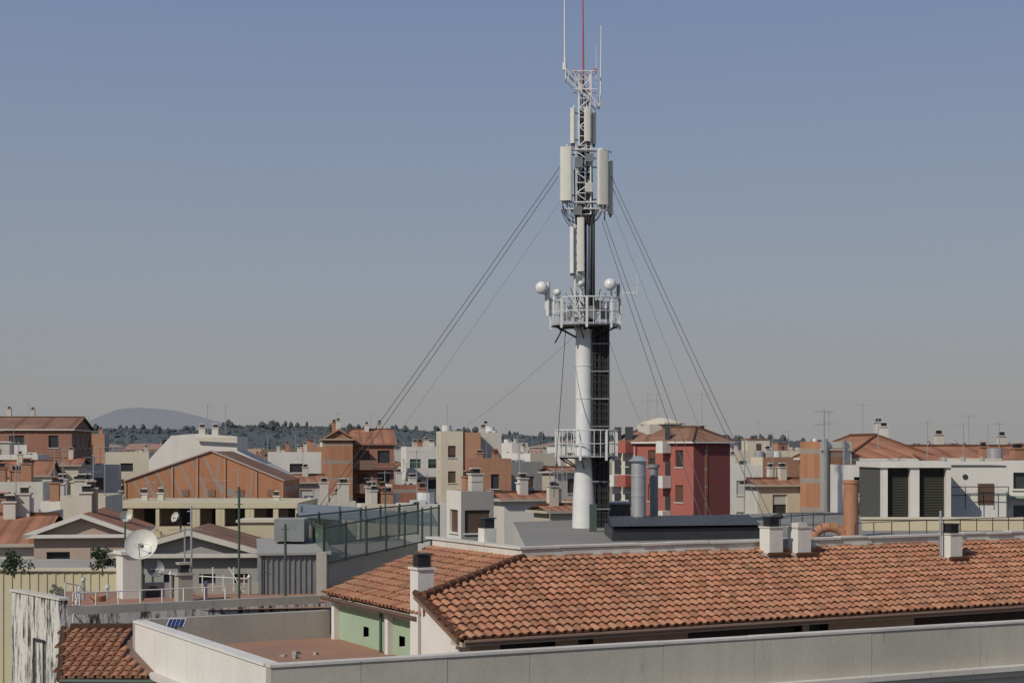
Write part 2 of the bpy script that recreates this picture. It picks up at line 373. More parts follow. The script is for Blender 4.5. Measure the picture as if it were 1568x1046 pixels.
for i,px in enumerate((150,195,238,292,300,330,338,375,383,418,452)):
    mb.obox((X(px,D),D+.06,Z(806,D)+.002),(.28 if i%2 else .2,0,0),(0,.3,0),(0,0,Z(778,D)-Z(806,D)-.004),cream2)
for px in (205,262,312,350,398,432):
    mb.obox((X(px,D),D+2.48,Z(806,D)),(.7,0,0),(0,.015,0),(0,0,.95),glass)
rg=random.Random(4)
for k in range(9):
    px=rg.uniform(160,440); chimney(mb,X(px,D+5),D+5,Z(770,D),Z(770,D)+rg.uniform(.2,.5),.35,white2) if k%2 else yagi(mb,X(px,D+6),D+6,Z(770,D),rg.uniform(1,2),rg)
mb.build('cream_gallery_building'); FOOT.append((Vector((X(303,92),92,0)),7,None))
cb('white_rooftop_house',415,None,492,692,200,white,white2,ang=12,rows=3,balc=True)
cb('brick_apartment_block',462,None,500,684,235,orange,white,ang=12,rows=3)
building('orange_gabled_building',(X(497,172),172),8,X(540,172)-X(497,172),12,Z(672,172),brickO,brickO,roof='gableu',rh=1.1,rows=0,clutter=.5,tile=tileB)
building('brick_balcony_building',(X(541,174),174),8,X(603,174)-X(541,174),12,Z(680,174),brickR,brickB,roof='gablen',rh=1.7,rows=5,balc=True,trim=brown,st=2.6,pitch=2.2,ww=.9)
cb('white_balcony_building',622,614,678,684,190,white,white,ang=14,rows=6,balc=True,st=2.5,clutter=1.5,pitch=2.2,ww=.9)
cb('cream_tower_block',675,668,709,660,160,cream,cream,ang=10,rows=6,shut=shutb,clutter=.3,st=2.6,pitch=1.9,ww=.8,wh=1.2)
cb('orange_tower_block',709.5,None,736,662,160.6,orange,orange,ang=10,rows=0,clutter=0)
cb('white_tower_block',736,None,768,662,163,white2,greyr,ang=10,rows=5,st=2.6)
cb('orange_low_building',733,None,783,702,150,brickO,brickR,ang=10,rows=3,pitch=2.2,ww=.8)
cb('white_narrow_building',784,None,808,678,260,white,white,ang=20,rows=4)
cb('grey_apartment_building',782,770,832,707,160,greyr,white2,rows=3,balc=True)
cb('beige_tall_house',812,None,850,694,190,cream,white,rows=3)
cb('brown_low_house',848,830,905,722,150,white2,beige,rows=2,roof='gablen')
cb('cream_low_house',905,895,945,708,190,cream,beige,rows=2)
ob,u,n,P4=cb('red_apartment_building',1062,938,1118,676,128,dkred,redr,ang=33,rows=4,sidew=True,roof='hip',rh=1.2,trim=white,tile=tileB,ww=1.0,st=2.9,Lmax=26,cols=0,pitch=2.9,clutter=0)
mb=MB(); c=(P4[0]+P4[2])/2
L0=P4[3];d=(P4[0]-P4[3]);W=d.length;d.normalize();no=Vector((d.y,-d.x,0))
mb.obox(L0+d*W*.0+no*.004+Vector((0,0,4)),d*W*.30,no*.03,(0,0,Z(676,128)-4.3),white2)
mb.obox(L0+d*W*.30+no*.004+Vector((0,0,4)),d*W*.02,no*.12,(0,0,Z(676,128)-4.3),dkred)
for t0,t1,mm in ((.02,.13,white),(.16,.28,redr),(.66,.74,white)):
    for k in range(6):
        z=Z(690,128)-k*2.9+.8
        mb.obox(L0+d*W*t0+no*.035+Vector((0,0,z-1.0)),d*W*(t1-t0),no*.9,(0,0,1.0),mm)
        mb.obox(L0+d*W*(t0+.01)+no*.036+Vector((0,0,z+.05)),d*W*(t1-t0-.02),no*.02,(0,0,1.2),glass)
u_=(P4[1]-P4[0]).normalized()
mb.obox(P4[0]-n*.05+u_*1.2+Vector((0,0,5)),u_*.25,n*.045,(0,0,Z(676,128)-5.3),brickR)
bp=mb.build('balcony_panels'); bp.parent=ob; bp.location=bp.location-ob.location
mb=MB(); zz=Z(672,133)+.4
mb.cbox((X(1013,136),136),(1,.3),3.4,3.0,zz,Z(650,136),white2)
mb.lathe((X(1014,136),136,Z(650,136)),(0,0,1),[(0,1.95),(.12,1.95),(.16,1.85),(.55,.5),(.6,.01)],cream,8)
for px in (992,1006,1075): yagi(mb,X(px,136),136,Z(655,136),3)
chimney(mb,X(1075,134),134,zz-.5,Z(658,134),.6,brickR)
mb.build('roof_water_tank_house')
cb('white_modern_house',1112,None,1168,712,150,white,white2,ang=10,rows=2,ww=1.6)
cb('orange_cream_building',1168,1150,1226,700,160,brickO,cream,ang=20,rows=3)
cb('cream_far_building',1120,None,1226,690,230,cream,white2,ang=12,rows=3,clutter=1.5)
cb('cream_corner_house',1160,1140,1228,742,110,cream,white2,ang=15,rows=2,roof='gablen')
ob,u,n,P4=cb('brick_side_building',1256,1226,1304,676,98,white,brickO,ang=27.8,rows=0,trim=white,clutter=.5,Lmax=14)
mb=MB(); f0=P4[0]; ul=(P4[1]-P4[0]).normalized(); ll=(P4[1]-P4[0]).length
mb.obox(f0+ul*ll*.28-n*.06+Vector((0,0,6)),ul*ll*.42,n*.055,(0,0,Z(676,98)-6.4),brickO)
for s_ in (.15,.72): mb.cyl(f0+ul*ll*s_-n*.12+Vector((0,0,6)),f0+ul*ll*s_-n*.12+Vector((0,0,Z(672,98))),.09,greyp,seg=8)
mb.obox(f0-n*.1+Vector((0,0,Z(690,98))),ul*ll,n*.09,(0,0,.12),white2)
bp=mb.build('brick_infill_and_pipes'); bp.parent=ob; bp.location=bp.location-ob.location
building('tile_roofed_building',(X(1300,100),100),6,X(1432,100)-X(1300,100),11,Z(702,100),white,brickO,roof='hip',rh=1.5,rows=3,ww=1.6,pitch=2.6,shut=shutg,top=.8,trim=white)
building('long_tiled_house',(X(1421,99),99),8,9,8,Z(706,99),white,white2,roof='gablen',rh=.95,rows=2)
cb('brick_end_building',1534,None,1640,702,92,brickO,cream,ang=12,rows=4)
mb=MB(); D=66; z1=Z(708,D); zb=Z(796,D); xa=X(1352,D); xb=X(1452,D)
mb.obox((xa,D+.5,zb-3),(xb-xa,0,0),(0,4,0),(0,0,z1-zb+3-.01),louv)
mb.obox((xa-.1,D-.1,z1-.22),(xb-xa+.2,0,0),(0,4.8,0),(0,0,.25),white)
for px,w in ((1352,.2),(1394,.38),(1449,.2)): mb.obox((X(px,D),D,zb-.5),(w,0,0),(0,.49,0),(0,0,z1-zb+.5-.225),white)
mb.obox((xa,D,zb-.5),(xb-xa,0,0),(0,.48,0),(0,0,.55),white2)
nl=30
for k in range(nl):
    z=zb+.1+(z1-zb-.4)*k/nl
    for a,b_ in ((1358,1393),(1405,1448)):
        mb.obox((X(a,D),D+.3,z),(X(b_,D)-X(a,D),0,0),(0,.12,.05),(0,0,.012),louv)
mb.build('louvred_plant_housing')
mb=MB(); D=68; xa=X(1453,D);xb=X(1541,D)
mb.obox((xa,D+.01,0),(xb-xa,0,0),(0,7,0),(0,0,Z(712,D)-.02),white,terr)
mb.obox((xa-.05,D-.1,Z(712,D)),(xb-xa+.1,0,0),(0,7.2,0),(0,0,.14),white)
for z in (Z(758,D),Z(745,D)): mb.cyl((xa,D-.3,z),(xb,D-.3,z),.02,dark,seg=5)
for k in range(5): mb.cyl((xa+(xb-xa)*k/4,D-.3,Z(780,D)),(xa+(xb-xa)*k/4,D-.3,Z(745,D)),.02,dark,seg=5)
mb.obox((X(1497,D),D-.03,Z(772,D)),(.7,0,0),(0,.02,0),(0,0,.9),shutb)
mb.cyl((X(1478,D),D-.02,Z(730,D)),(X(1478,D),D+.02,Z(730,D)),.12,dark,seg=10)
for k,px in enumerate((1465,1495,1525)): mb.cyl((X(px,D),D+2,Z(712,D)),(X(px,D),D+2,Z(700,D)),.12,greyr,seg=8)
mb.build('white_rooftop_annex')
mb=MB();D=72
for i,(a,b_,y0,mm) in enumerate(((1300,1352,712,white),(1540,1600,705,white))):
    z=Z(y0,D); facade(mb,(X(a,D),D),(X(b_,D),D),5,z,mm,rows=2,top=.55,st=1.5,ww=1.1,wh=.75,cols=1,shut=None); mb.obox((X(a,D),D+.25,5),(X(b_,D)-X(a,D),0,0),(0,4,0),(0,0,z-5.002),mm,terr)
    mb.obox((X(a,D)-.05,D-.6,z-1.72),(X(b_,D)-X(a,D)+.1,0,0),(0,.58,0),(0,0,.1),greenw); 
mb.build('white_side_house')
cb('dark_window_building',706,684,756,752,82,greyr,white,ang=20,rows=2,ww=1.4,wh=1.2,pitch=1.7,top=1.0,trim=white,clutter=.6,shut=shutb)
cb('white_square_house',772,756,838,764,90,white,white2,ang=20,rows=1,roof='gablen',clutter=.5)
cb('small_tiled_house',842,820,882,782,85,cream,beige,ang=25,rows=1,roof='gablen',clutter=.5)
cb('brick_low_house',905,None,940,770,100,brickO,beige,ang=20,rows=1)
cb('white_chimney_house',480,466,545,768,98,white2,white,ang=10,rows=1,clutter=2)
cb('cream_chimney_house',552,546,622,772,92,cream,white,ang=12,rows=2,clutter=2)
cb('white_attic_house',618,606,684,772,88,white,white2,ang=14,rows=1,clutter=1.5,deck=tileO)
cb('brick_mid_house',600,590,650,742,130,brickR,white2,ang=12,rows=2)
cb('pink_mid_house',440,None,498,738,140,pinkr,white2,ang=12,rows=2,roof='gablen')
building('white_block_house',(X(-70,84),84),6,X(62,84)-X(-70,84),7,Z(738,84),white2,white,rows=2,clutter=1.5,top=2.2)
building('white_stair_house',(X(62,80),80),6,X(92,80)-X(62,80),5,Z(768,80),white,white2,rows=1,clutter=1)
building('cream_step_house',(X(92,78),78),6,X(160,78)-X(92,78),6,Z(760,78),cream,white2,rows=1,clutter=1.5)
building('long_low_white_house',(X(-80,70),70),5,X(60,70)-X(-80,70),5,Z(786,70),white,white2,rows=1,clutter=1.5,ww=1.0)
building('gabled_pink_house',(X(52,62),62),8,X(196,62)-X(52,62),7,Z(818,62),pinkr,pinkr,roof='gableu',rh=.8,rows=1,ww=.9,wh=.75,pitch=1.3,top=.5,trim=white,clutter=.6,shut=shutb)
building('gabled_white_house',(X(-60,63),63),6,X(50,63)-X(-60,63),7,Z(832,63),white2,white,roof='gablen',rh=1.0,rows=1,clutter=.6)
mb=MB(); D=54; xa=X(-120,D); xb=X(178,D); zt=Z(874,D)
mb.obox((xa,D,0),(xb-xa,0,0),(0,6,0),(0,0,zt),cream2,concrete)
k=xa
while k<xb: mb.obox((k,D-.03,0),(.12,0,0),(0,.029,0),(0,0,zt-.1),cream2); k+=.3
mb.obox((xa,D-.12,zt),(xb-xa+.1,0,0),(0,.35,0),(0,0,.1),cream)
mb.build('cream_corrugated_building')
ob,u,n,P4=building('grey_gabled_house',(X(182,52),52),4,X(396,52)-X(182,52),5,Z(847,52),greyr,white,roof='gableu',rh=.75,rows=1,ww=.55,wh=.6,cols=4,trim=white2,top=.35,clutter=0,tile=tileB)  # front wall is grey to carry its shade in the colour
# ---------------------------------------------------------------- foreground tiled building
U=Vector((.8846,.4664,0)); N=Vector((-.4664,.8846,0)); O=Vector((-1.067,33.7,0))
def A(s,w,h): return O+U*s+N*w+Vector((0,0,ZC-h))
main=empty('tiled_roof_building')
HT=2.72; SL=4.07; E0=4.06; RS=(E0-HT)/SL
def tileroof(name,org,e,v,inside,a0,a1,b0,b1,parent):
    mb=MB(); e=e.normalized(); v=v.normalized(); nn=e.cross(v).normalized()
    if nn.z<0: nn=-nn
    sp=.225; ex=.34; ln=.42; rng=random.Random(3)
    na=int((a1-a0)/sp); nb=int((b1-b0)/ex)+1
    S=5
    for i in range(na):
        a=a0+(i+.5)*sp; wob=rng.uniform(-.014,.014)
        for j in range(nb):
            b=b0+j*ex+rng.uniform(-.02,.02)
            if inside(a,b+ex*.4):
                k=rng.uniform(.65,1.0); mb.col=(.30*k,.145*k,.088*k)
                c=a-sp/2; pp=[]
                for bb,lift in ((b-.04,.035),(b+ex+.02,.004)):
                    pp.append([org+e*(c+x)+v*bb+nn*(lift+hh) for x,hh in ((-.08,.045),(-.04,.01),(.04,.01),(.08,.045))])
                for q in range(3): mb.face([pp[0][q],pp[0][q+1],pp[1][q+1],pp[1][q]],herot)
                mb.face([pp[0][0],pp[0][0]-nn*.05,pp[0][3]-nn*.05,pp[0][3]],herot)
                k=rng.choice([1,1,1.08,.92,.85,1.15,.7]); h=rng.uniform(.9,1.12)
                mb.col=(.40*k,.19*k*h,.110*k*h)
                aa=a+wob+rng.uniform(-.01,.01); tw=rng.uniform(-.014,.014); lo=rng.uniform(0,.016)
                r1=.088;r2=.072; ring=[]
                for bb,r,lift,dx in ((b-.03,r1,.045+lo,0),(b-.03+ln,r2,.012,tw)):
                    ring.append([org+e*(aa+dx-r*math.cos(math.pi*q/S))+v*bb+nn*(lift+r*.75*math.sin(math.pi*q/S)) for q in range(S+1)])
                for q in range(S): mb.face([ring[0][q],ring[0][q+1],ring[1][q+1],ring[1][q]],herot)
                inn=[p-nn*.018 for p in ring[0]]
                for q in range(S): mb.face([ring[0][q+1],ring[0][q],inn[q],inn[q+1]],herot)
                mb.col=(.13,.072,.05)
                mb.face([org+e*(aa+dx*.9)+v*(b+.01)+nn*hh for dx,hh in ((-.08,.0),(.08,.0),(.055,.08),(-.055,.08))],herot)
    return mb.build(name,parent)
SW=math.hypot(SL,E0-HT)
vf=(A(0,SL,HT)-A(0,0,E0)).normalized()
def in_front(a,b):
    w=b*SL/SW
    if w<-.1 or w>SL: return False
    if w<2.1: return a>=-.05+.05*w
    return a>=.1+(w-2.1)*(3.55/1.97)
tileroof('front_slope_tiles',A(0,0,E0)+Vector((0,0,.02)),U,vf,in_front,-.1,27,-.06,SW,main)
EL=3.78; SS=3.45; SLW=math.hypot(SS,EL-HT)
vl=(A(3.65,0,HT)-A(.2,0,EL)).normalized()
orgL=A(.2,0,EL)
def in_left(a,b):
    w=-a; s=.2+b*SS/SLW
    if w>8.6+.2*s or s>3.66: return False
    return w>= max(2.5, 2.1+(s-.1)*(1.97/3.55))
tileroof('side_slope_tiles',orgL+Vector((0,0,.02)),-N,vl,in_left,-9.6,-2.3,-.05,SLW,main)
mb=MB()
hv=E0-RS*2.1
mb.face([A(.02,0,E0+.03),A(27,0,E0+.03),A(27,SL,HT+.03),A(3.65,SL,HT+.03),A(.1,2.1,hv+.03)],brown)
mb.face([A(.2,8.4,EL+.03),A(.2,2.4,EL+.03),A(.2,2.1,EL+.02),A(3.65,SL,HT+.03),A(3.65,9.2,HT+.03)],brown)
mb.obox(A(-.02,-.02,E0+.16),U*27,N*.55,(0,0,.10),beige)
mb.cyl(A(.0,-.1,E0+.05),A(27,-.1,E0+.05),.05,brown,seg=8)
mb.obox(A(.18,2.5,EL+.14),U*.3,N*6.1,(0,0,.10),beige)
mb.cyl(A(.1,2.6,EL+.09),A(.1,8.7,EL+.09),.055,shutb,seg=8)
mb.build('roof_structure',main)
mb=MB()
def strip(s0,s1,h0,h1,w=.55,mat=beige): mb.face([A(s0,w,h1),A(s1,w,h1),A(s1,w,h0),A(s0,w,h0)],mat)
ops=[(1.2,2.6),(3.2,3.6),(6.2,9.6),(9.8,10.4),(13.2,18.0),(20,25)]
a=.4
for o0,o1 in ops:
    strip(a,o0,4.2,4.95); strip(o0,o1,4.2,4.28); strip(o0,o1,4.75,4.95); a=o1
    strip(o0,o1,4.28,4.75,.85,dark if o1-o0>.8 else shutg)
    mb.face([A(o0,.55,4.75),A(o1,.55,4.75),A(o1,.85,4.75),A(o0,.85,4.75)],beige)
strip(a,27,4.2,4.95)
def gs(w0,w1,h0,h1,s=.45,mat=greenw): mb.face([A(s,w1,h1),A(s,w0,h1),A(s,w0,h0),A(s,w1,h0)],mat)
vo=[(4.05,4.4),(6.3,6.65)]; a=2.4
for o0,o1 in vo:
    gs(a,o0,EL+.1,4.95); gs(o0,o1,EL+.1,4.45); gs(o0,o1,4.72,4.95); gs(o0,o1,4.45,4.72,.6,glass)
    mb.face([A(.45,o1,4.72),A(.45,o0,4.72),A(.6,o0,4.72),A(.6,o1,4.72)],white); a=o1
gs(a,8.4,EL+.1,4.95)
mb.obox(A(.30,4.75,4.95),U*.15,N*.2,(0,0,1.12),white); mb.obox(A(.28,8.25,4.95),U*.4,N*.2,(0,0,1.12),white)
mb.obox(A(.38,2.4,4.02),U*.07,N*6,(0,0,.07),white)
mb.cyl(A(.33,5.25,4.95),A(.33,5.25,3.9),.04,greenp,seg=8)
mb.face([A(.3,8.5,4.95),A(.3,8.5,3.8),A(3.65,9.2,HT+.05),A(3.65,9.2,4.95)],white2)
mb.build('attic_walls',main)
mb=MB()
pts=[A(.12,2.4,5),A(.12,.45,5),A(.12,.45,E0-RS*.45+.06),A(.12,2.4,E0-RS*2.4+.06)]
pt2=[p+U*.3 for p in pts]
mb.face(pts,white); mb.face(pt2[::-1],white)
for i in range(4): j=(i+1)%4; mb.face([pts[j],pts[i],pt2[i],pt2[j]],white)
mb.obox(A(-.1,.1,E0+.1),(A(-.1,2.35,hv-.04)-A(-.1,.1,E0+.06)),U*.12,(0,0,.09),brown)
for k in range(9):
    a_=A(-.03,.0+k*.26,E0-RS*(k*.26)-.03); b_=a_+(vf*.34); mb.cyl(a_+Vector((0,0,.04)),b_,.085,tileO,r2=.075,seg=8)
mb.build('verge_wall',main)
mb=MB()
h0=A(.0,2.05,hv);h1=A(3.65,SL,HT); nseg=13
for k in range(nseg):
    a_=h0.lerp(h1,k/nseg);b_=h0.lerp(h1,(k+1.15)/nseg); mb.cyl(a_+Vector((0,0,.09)),b_+Vector((0,0,.06)),.11,tileO,r2=.09,seg=8)
mb.face([A(.05,2.15,EL),A(3.65,SL,HT),A(.05,2.15,hv)],brickO)
mb.build('hip_ridge_tiles',main)
mb=MB()
c=A(.30,2.75,0); zt=ZC-2.74
mb.cbox(c,U,.40,.44,ZC-4.95,zt,white); mb.cbox(c,U,.48,.52,zt+.001,zt+.05,white)
mb.cbox(c,U,.3,.3,zt+.051,zt+.32,blackm)
for k in range(5): mb.cbox(c,U,.36,.36,zt+.08+k*.055,zt+.10+k*.055,dark)
mb.cbox(c,U,.40,.40,zt+.34,zt+.37,dark)
mb.build('stack_chimney',main)
def rayfront(px,py):
    d=Vector(((px-CX)/F,1,(HY-py)/F)); o=Vector((0,0,ZC)); p0=A(0,0,E0); nn=U.cross(vf)
    return o+d*((p0-o).dot(nn)/d.dot(nn))
for i,(px,py,top,pot) in enumerate(((1181,848,808,True),(1224,848,808,False),(1456,854,818,True))):
    mb=MB(); b0=rayfront(px,py+4); D=b0.y; w=.44; zt=Z(top,D)
    mb.cbox(b0,U,w+.16,w+.2,b0.z-.25,b0.z+.10,concrete)
    mb.cbox(b0,U,w,w,b0.z+.10,zt,white)
    mb.cbox(b0,U,w+.05,w+.05,zt+.001,zt+.04,white2)
    mb.cyl(b0-U*(w/2+.12)-N*.33+Vector((0,0,.08)),b0+U*(w/2+.12)-N*.33+Vector((0,0,.08)),.06,tileO,seg=6)
    if pot:
        mb.cbox(b0,U,.3,.3,zt+.041,zt+.28,blackm)
        for k in range(4): mb.cbox(b0,U,.35,.35,zt+.07+k*.055,zt+.085+k*.055,dark)
        mb.cbox(b0,U,.38,.38,zt+.281,zt+.31,dark)
        if i==0: mb.cyl((b0.x-.1,b0.y,zt+.2),(b0.x+.3,b0.y,zt+.34),.08,blackm,seg=8)
        if i==2: mb.cyl(b0-U*.38,b0-U*.38+Vector((0,0,1.4)),.035,galv,seg=6)
    else: mb.cbox(b0,U,.3,.3,zt+.041,zt+.14,white2)
    mb.build('roof_chimney')
mb=MB(); rng=random.Random(5)
mb.obox(A(3.62,SL,HT+.4),U*24,N*.24,(0,0,.66),parapw)
s=3.56
while s<27.3:
    l=rng.uniform(.9,1.3); dz=rng.uniform(-.014,.014); mb.obox(A(s,SL-.05+dz,HT-.262-dz),U*(l-.015),N*.34,(0,0,.055),parapw); s+=l
mb.obox(A(3.62,SL+.245,HT+.4),U*.24,N*5,(0,0,.66),parapw)
w=SL+.3
while w<9.2:
    l=rng.uniform(.8,1.1); mb.obox(A(3.57,w,HT-.262),U*.34,N*(l-.015),(0,0,.055),parapw); w+=l
s=4
while s<27:
    mb.obox(A(s,SL-.06,HT-.03),U*.26,N*.055,(0,0,.08),brickO if rng.random()<.55 else parapw); s+=.28
mb.cbox(A(4.0,6.7,0),U,.36,.36,ZC-2.9,ZC-2.05,white); mb.cbox(A(4.0,6.7,0),U,.28,.28,ZC-2.049,ZC-1.80,blackm); mb.cbox(A(4.0,6.7,0),U,.36,.36,ZC-1.80,ZC-1.77,dark)
mb.build('upper_parapet',main)
mb=MB(); pts=[A(3.8,SL+.2,2.95),A(30,SL+.2,2.95),A(34,30,2.95),A(15.5,27,2.95),A(8,12,2.95),A(3.8,9.2,2.95)]
mb.face(pts,deckg); bt=[Vector((p.x,p.y,0)) for p in pts]
for i in range(6): j=(i+1)%6; mb.face([bt[i],bt[j],pts[j],pts[i]],white2)
mb.build('roof_deck',main)
PC=G(414,1018,ZC-4.25); PR=G(1568,950,ZC-4.25); du=(PR-PC).normalized(); PL=G(207,950,ZC-4.25); dn=(PL-PC).normalized(); Lp=(PL-PC).length
mb=MB(); th=.24
s=0; rng=random.Random(2); segs=[]
inn=Vector((-du.y,du.x,0)); inl=Vector((dn.y,-dn.x,0))
while s<26:
    l=rng.choice([1.9,2.4,3.3,2.8]); segs.append((s,l)); s+=l
for k,(s,l) in enumerate(segs):
    jt=rng.uniform(-.006,.006)
    mb.obox(PC+du*(s+.004)-Vector((0,0,1.08))-inn*jt,du*(l-.010),inn*th,(0,0,1.03),parap)
    mb.obox(PC+du*(s-.02 if k==0 else s+.002)-inn*.03-Vector((0,0,.05)),du*(l-.004),inn*(th+.06),(0,0,.05+rng.uniform(-.006,.006)),parapw)
mb.obox(PC+inn*.03-Vector((0,0,1.07)),du*26,inn*(th-.06),(0,0,1.0),concrete)
mb.obox(PC+dn*(th+.006)-Vector((0,0,1.08)),dn*(Lp-th),inl*th,(0,0,1.03),white)
mb.obox(PC+dn*(th+.04)-inl*.04-Vector((0,0,.05)),dn*(Lp-th),inl*(th+.08),(0,0,.055),white)
mb.obox(PC-du*.18-inn*.25-Vector((0,0,1.2)),du*27,inn*.6,(0,0,.12),parapw)
mb.obox(PC-inl*.22+dn*.2-Vector((0,0,1.2)),dn*Lp,inl*.5,(0,0,.12),white2)
mb.obox(PC-du*.1-inn*.12-Vector((0,0,1.35)),du*27,inn*.4,(0,0,.149),white2)
PB=G(505,935,ZC-4.25); db=(PB-PL).normalized(); dbn=Vector((-db.y,db.x,0))
mb.obox(PL-Vector((0,0,1.1)),db*(PB-PL).length,dbn*th,(0,0,1.06),concrete)
mb.obox(PL-Vector((0,0,.04))+db*.1,db*((PB-PL).length-.1),dbn*(th+.05),(0,0,.05),concrete)
zf=ZC-4.95
def fl(p): return Vector((p.x,p.y,zf))
mb.face([fl(PC+du*.1+inn*.1),fl(PC+du*26),fl(A(26,6,0)),fl(A(3,9,0)),fl(PB),fl(PL)],terr)
rng=random.Random(12)
for k in range(4):
    c=PC+du*rng.uniform(2,4)+inn*rng.uniform(5,7); mb.cbox(c,(rng.random(),1),rng.uniform(.08,.2),rng.uniform(.08,.15),zf,zf+rng.uniform(.04,.10),concrete)
bp=[PC-Vector((0,0,1.35)),PC+du*26-Vector((0,0,1.35)),PC+du*26+inn*14-Vector((0,0,1.35)),PL+Vector((0,0,-1.35))]
for i in range(4):
    j=(i+1)%4; mb.face([Vector((bp[i].x,bp[i].y,0)),Vector((bp[j].x,bp[j].y,0)),bp[j],bp[i]],parap)
mb.build('terrace_parapet',main)
mb=MB(); c=P(268,953,38.4)
mb.obox(c+Vector((-.22,0,-.12)),(.42,0,.0),(.03,.25,.18),(0,-.02,.02),whitep)
mb.obox(c+Vector((-.2,-.024,-.095)),(.38,0,.0),(.027,.225,.162),(0,-.004,.004),bluepv)
for k in range(1,4): mb.cyl(c+Vector((-.2+.095*k,-.03,-.09)),c+Vector((-.175+.095*k,.195,.07)),.004,whitep,seg=4)
mb.cyl(c+Vector((0,.1,-.25)),c+Vector((0,.1,-.02)),.025,dark); mb.build('small_solar_panel')
# ---------------------------------------------------------------- left foreground terrace building
LB=empty('stained_white_building')
mb=MB(); D=41; C0=P(92,922,D); z=C0.z
dl=Vector((-.62,.785,0)).normalized(); Ll=abs(solve(Vector((C0.x,C0.y,0)),dl,18)); dr=U
mb.obox((C0.x,C0.y,0),dr*12,dl*Ll,(0,0,z-.35),stained,terr)
mb.obox((C0.x,C0.y,z-.349),dl*Ll,dr*.2,(0,0,.40),stained); mb.obox(Vector((C0.x,C0.y,z-.349))+dr*.205,dr*7,dl*.2,(0,0,.22),concrete)
mb.obox(Vector((C0.x,C0.y,z+.052))-dl*.05-dr*.05,dl*(Ll+.1),dr*.3,(0,0,.06),white2)
for k in range(2): mb.cyl(Vector((C0.x,C0.y,0))+dl*(Ll*(.28+.2*k))-dr*.06,Vector((C0.x,C0.y,z-1.1))+dl*(Ll*(.28+.2*k))-dr*.06,.035,dark,seg=6)
mb.cyl(Vector((C0.x,C0.y,z-1.1))+dl*(Ll*.28)-dr*.06,Vector((C0.x,C0.y,z-1.1))+dl*(Ll*.48)-dr*.06,.035,dark,seg=6)
mb.build('walls',LB)
mb=MB(); mb.face([P(96,938,41.5),P(505,930,44),P(505,905,50),P(100,905,50)],terr)
mb.build('upper_terrace_floor',LB)
# lean-to roof with real tiles
lo=Vector((-11.6,37.3,18.55)); lv=Vector((0,3.4,.78)); lvn=lv.normalized()
def in_lean(a,b):
    y=37.3+b*.97; x=-11.6+a
    if b>3.4 or a<.9*(1-b/3.4): return False
    xp=PL.x+(y-PL.y)*(-.57) if y<PL.y else PL.x
    return x<xp-.32
tileroof('lean_to_tiles',lo+Vector((0,0,.03)),Vector((1,0,0)),lv,in_lean,0,4.2,0,3.45,LB)
mb=MB(); mb.face([lo+Vector((.9,0,0)),lo+Vector((3.3,0,0)),lo+Vector((1.9,0,0))+lv,lo+lv],brown)
mb.face([Vector((lo.x+.9,37.4,0)),Vector((lo.x+3.3,37.4,0)),Vector((lo.x+3.3,37.4,18.55)),Vector((lo.x+.9,37.4,18.55))],white2)
mb.face([Vector((lo.x,40.7,0)),Vector((lo.x+.9,37.4,0)),Vector((lo.x+.9,37.4,18.55)),Vector((lo.x,40.7,19.3))],white2)
mb.cyl(lo+Vector((.85,-.05,-.02)),lo+Vector((3.2,-.05,-.04)),.06,greenp,seg=8)
mb.cyl(lo+Vector((.85,-.05,.02)),lo+lv+Vector((-.05,0,.06)),.08,tileB,seg=8)
for k in range(7): q=lo+lv+Vector((.15+k*.3,0,.1)); mb.cyl(q,q+Vector((.34,0,.0)),.1,tileB,r2=.085,seg=8)
mb.build('lean_to_frame',LB)
def railing(mb,p,q,h,n,mat,bars=0,r=.018,mids=1):
    p=Vector(p);q=Vector(q)
    for k in range(n+1):
        a=p.lerp(q,k/n); mb.cyl(a,a+Vector((0,0,h)),r*1.4,mat,seg=6)
    for z in [h]+[h*(i+1)/(mids+1) for i in range(mids)]:
        mb.cyl(p+Vector((0,0,z)),q+Vector((0,0,z)),r,mat,seg=6)
    for k in range(bars):
        a=p.lerp(q,(k+.5)/bars); mb.cyl(a,a+Vector((0,0,h)),r*.6,mat,seg=5)
mb=MB(); railing(mb,P(112,950,42.5),P(345,938,45),.75,7,whitep,mids=1); railing(mb,P(112,1000,41),P(122,950,43),.95,1,whitep,mids=1); railing(mb,P(100,938,42),P(130,938,48),.8,2,whitep)
mb.build('white_terrace_railing')
mb=MB(); c=P(197,905,47); mb.cbox(c,U,.55,.8,c.z-1,Z(848,47),white,white); mb.cbox(c,U,.7,.95,Z(848,47)+.001,Z(843,47),white)
mb.build('white_chimney_block')
mb=MB(); c=P(281,930,45); chimney(mb,c.x,c.y,c.z-.4,Z(880,45),.42,concrete,U); mb.build('concrete_chimney')
mb=MB(); D=48.5
mb.obox(P(300,905,D)-Vector((0,0,.5)),(1.9,.4,0),(0,.2,0),(0,0,.72),concrete); mb.build('low_terrace_wall')
for k,(px,py,D) in enumerate(((240,922,47.5),(330,928,47),(150,925,45),)):
    c=P(px,py,D); mb=MB()
    if k==0: acunit(mb,c.x,c.y,c.z,(1,.3),greyr); mb.build('air_conditioner')
    else:
        mb.lathe(c,(0,0,1),[(0,.16),(.05,.22),(.25,.24),(.27,.20),(.24,.17)],copper,14); mb.build('clay_plant_pot',smooth=True)
for k,(px,D,h) in enumerate(((128,46,.7),(165,47,.5),(262,47,.9),(315,46.5,.6),(382,47,.8))):
    c=P(px,925,D); mb=MB(); mb.cyl(c,c+Vector((0,0,h)),.05,galv,seg=8); mb.cyl(c+Vector((0,0,h)),c+Vector((0,0,h+.1)),.09,galv,r2=.03,seg=8); mb.build('vent_pipe')
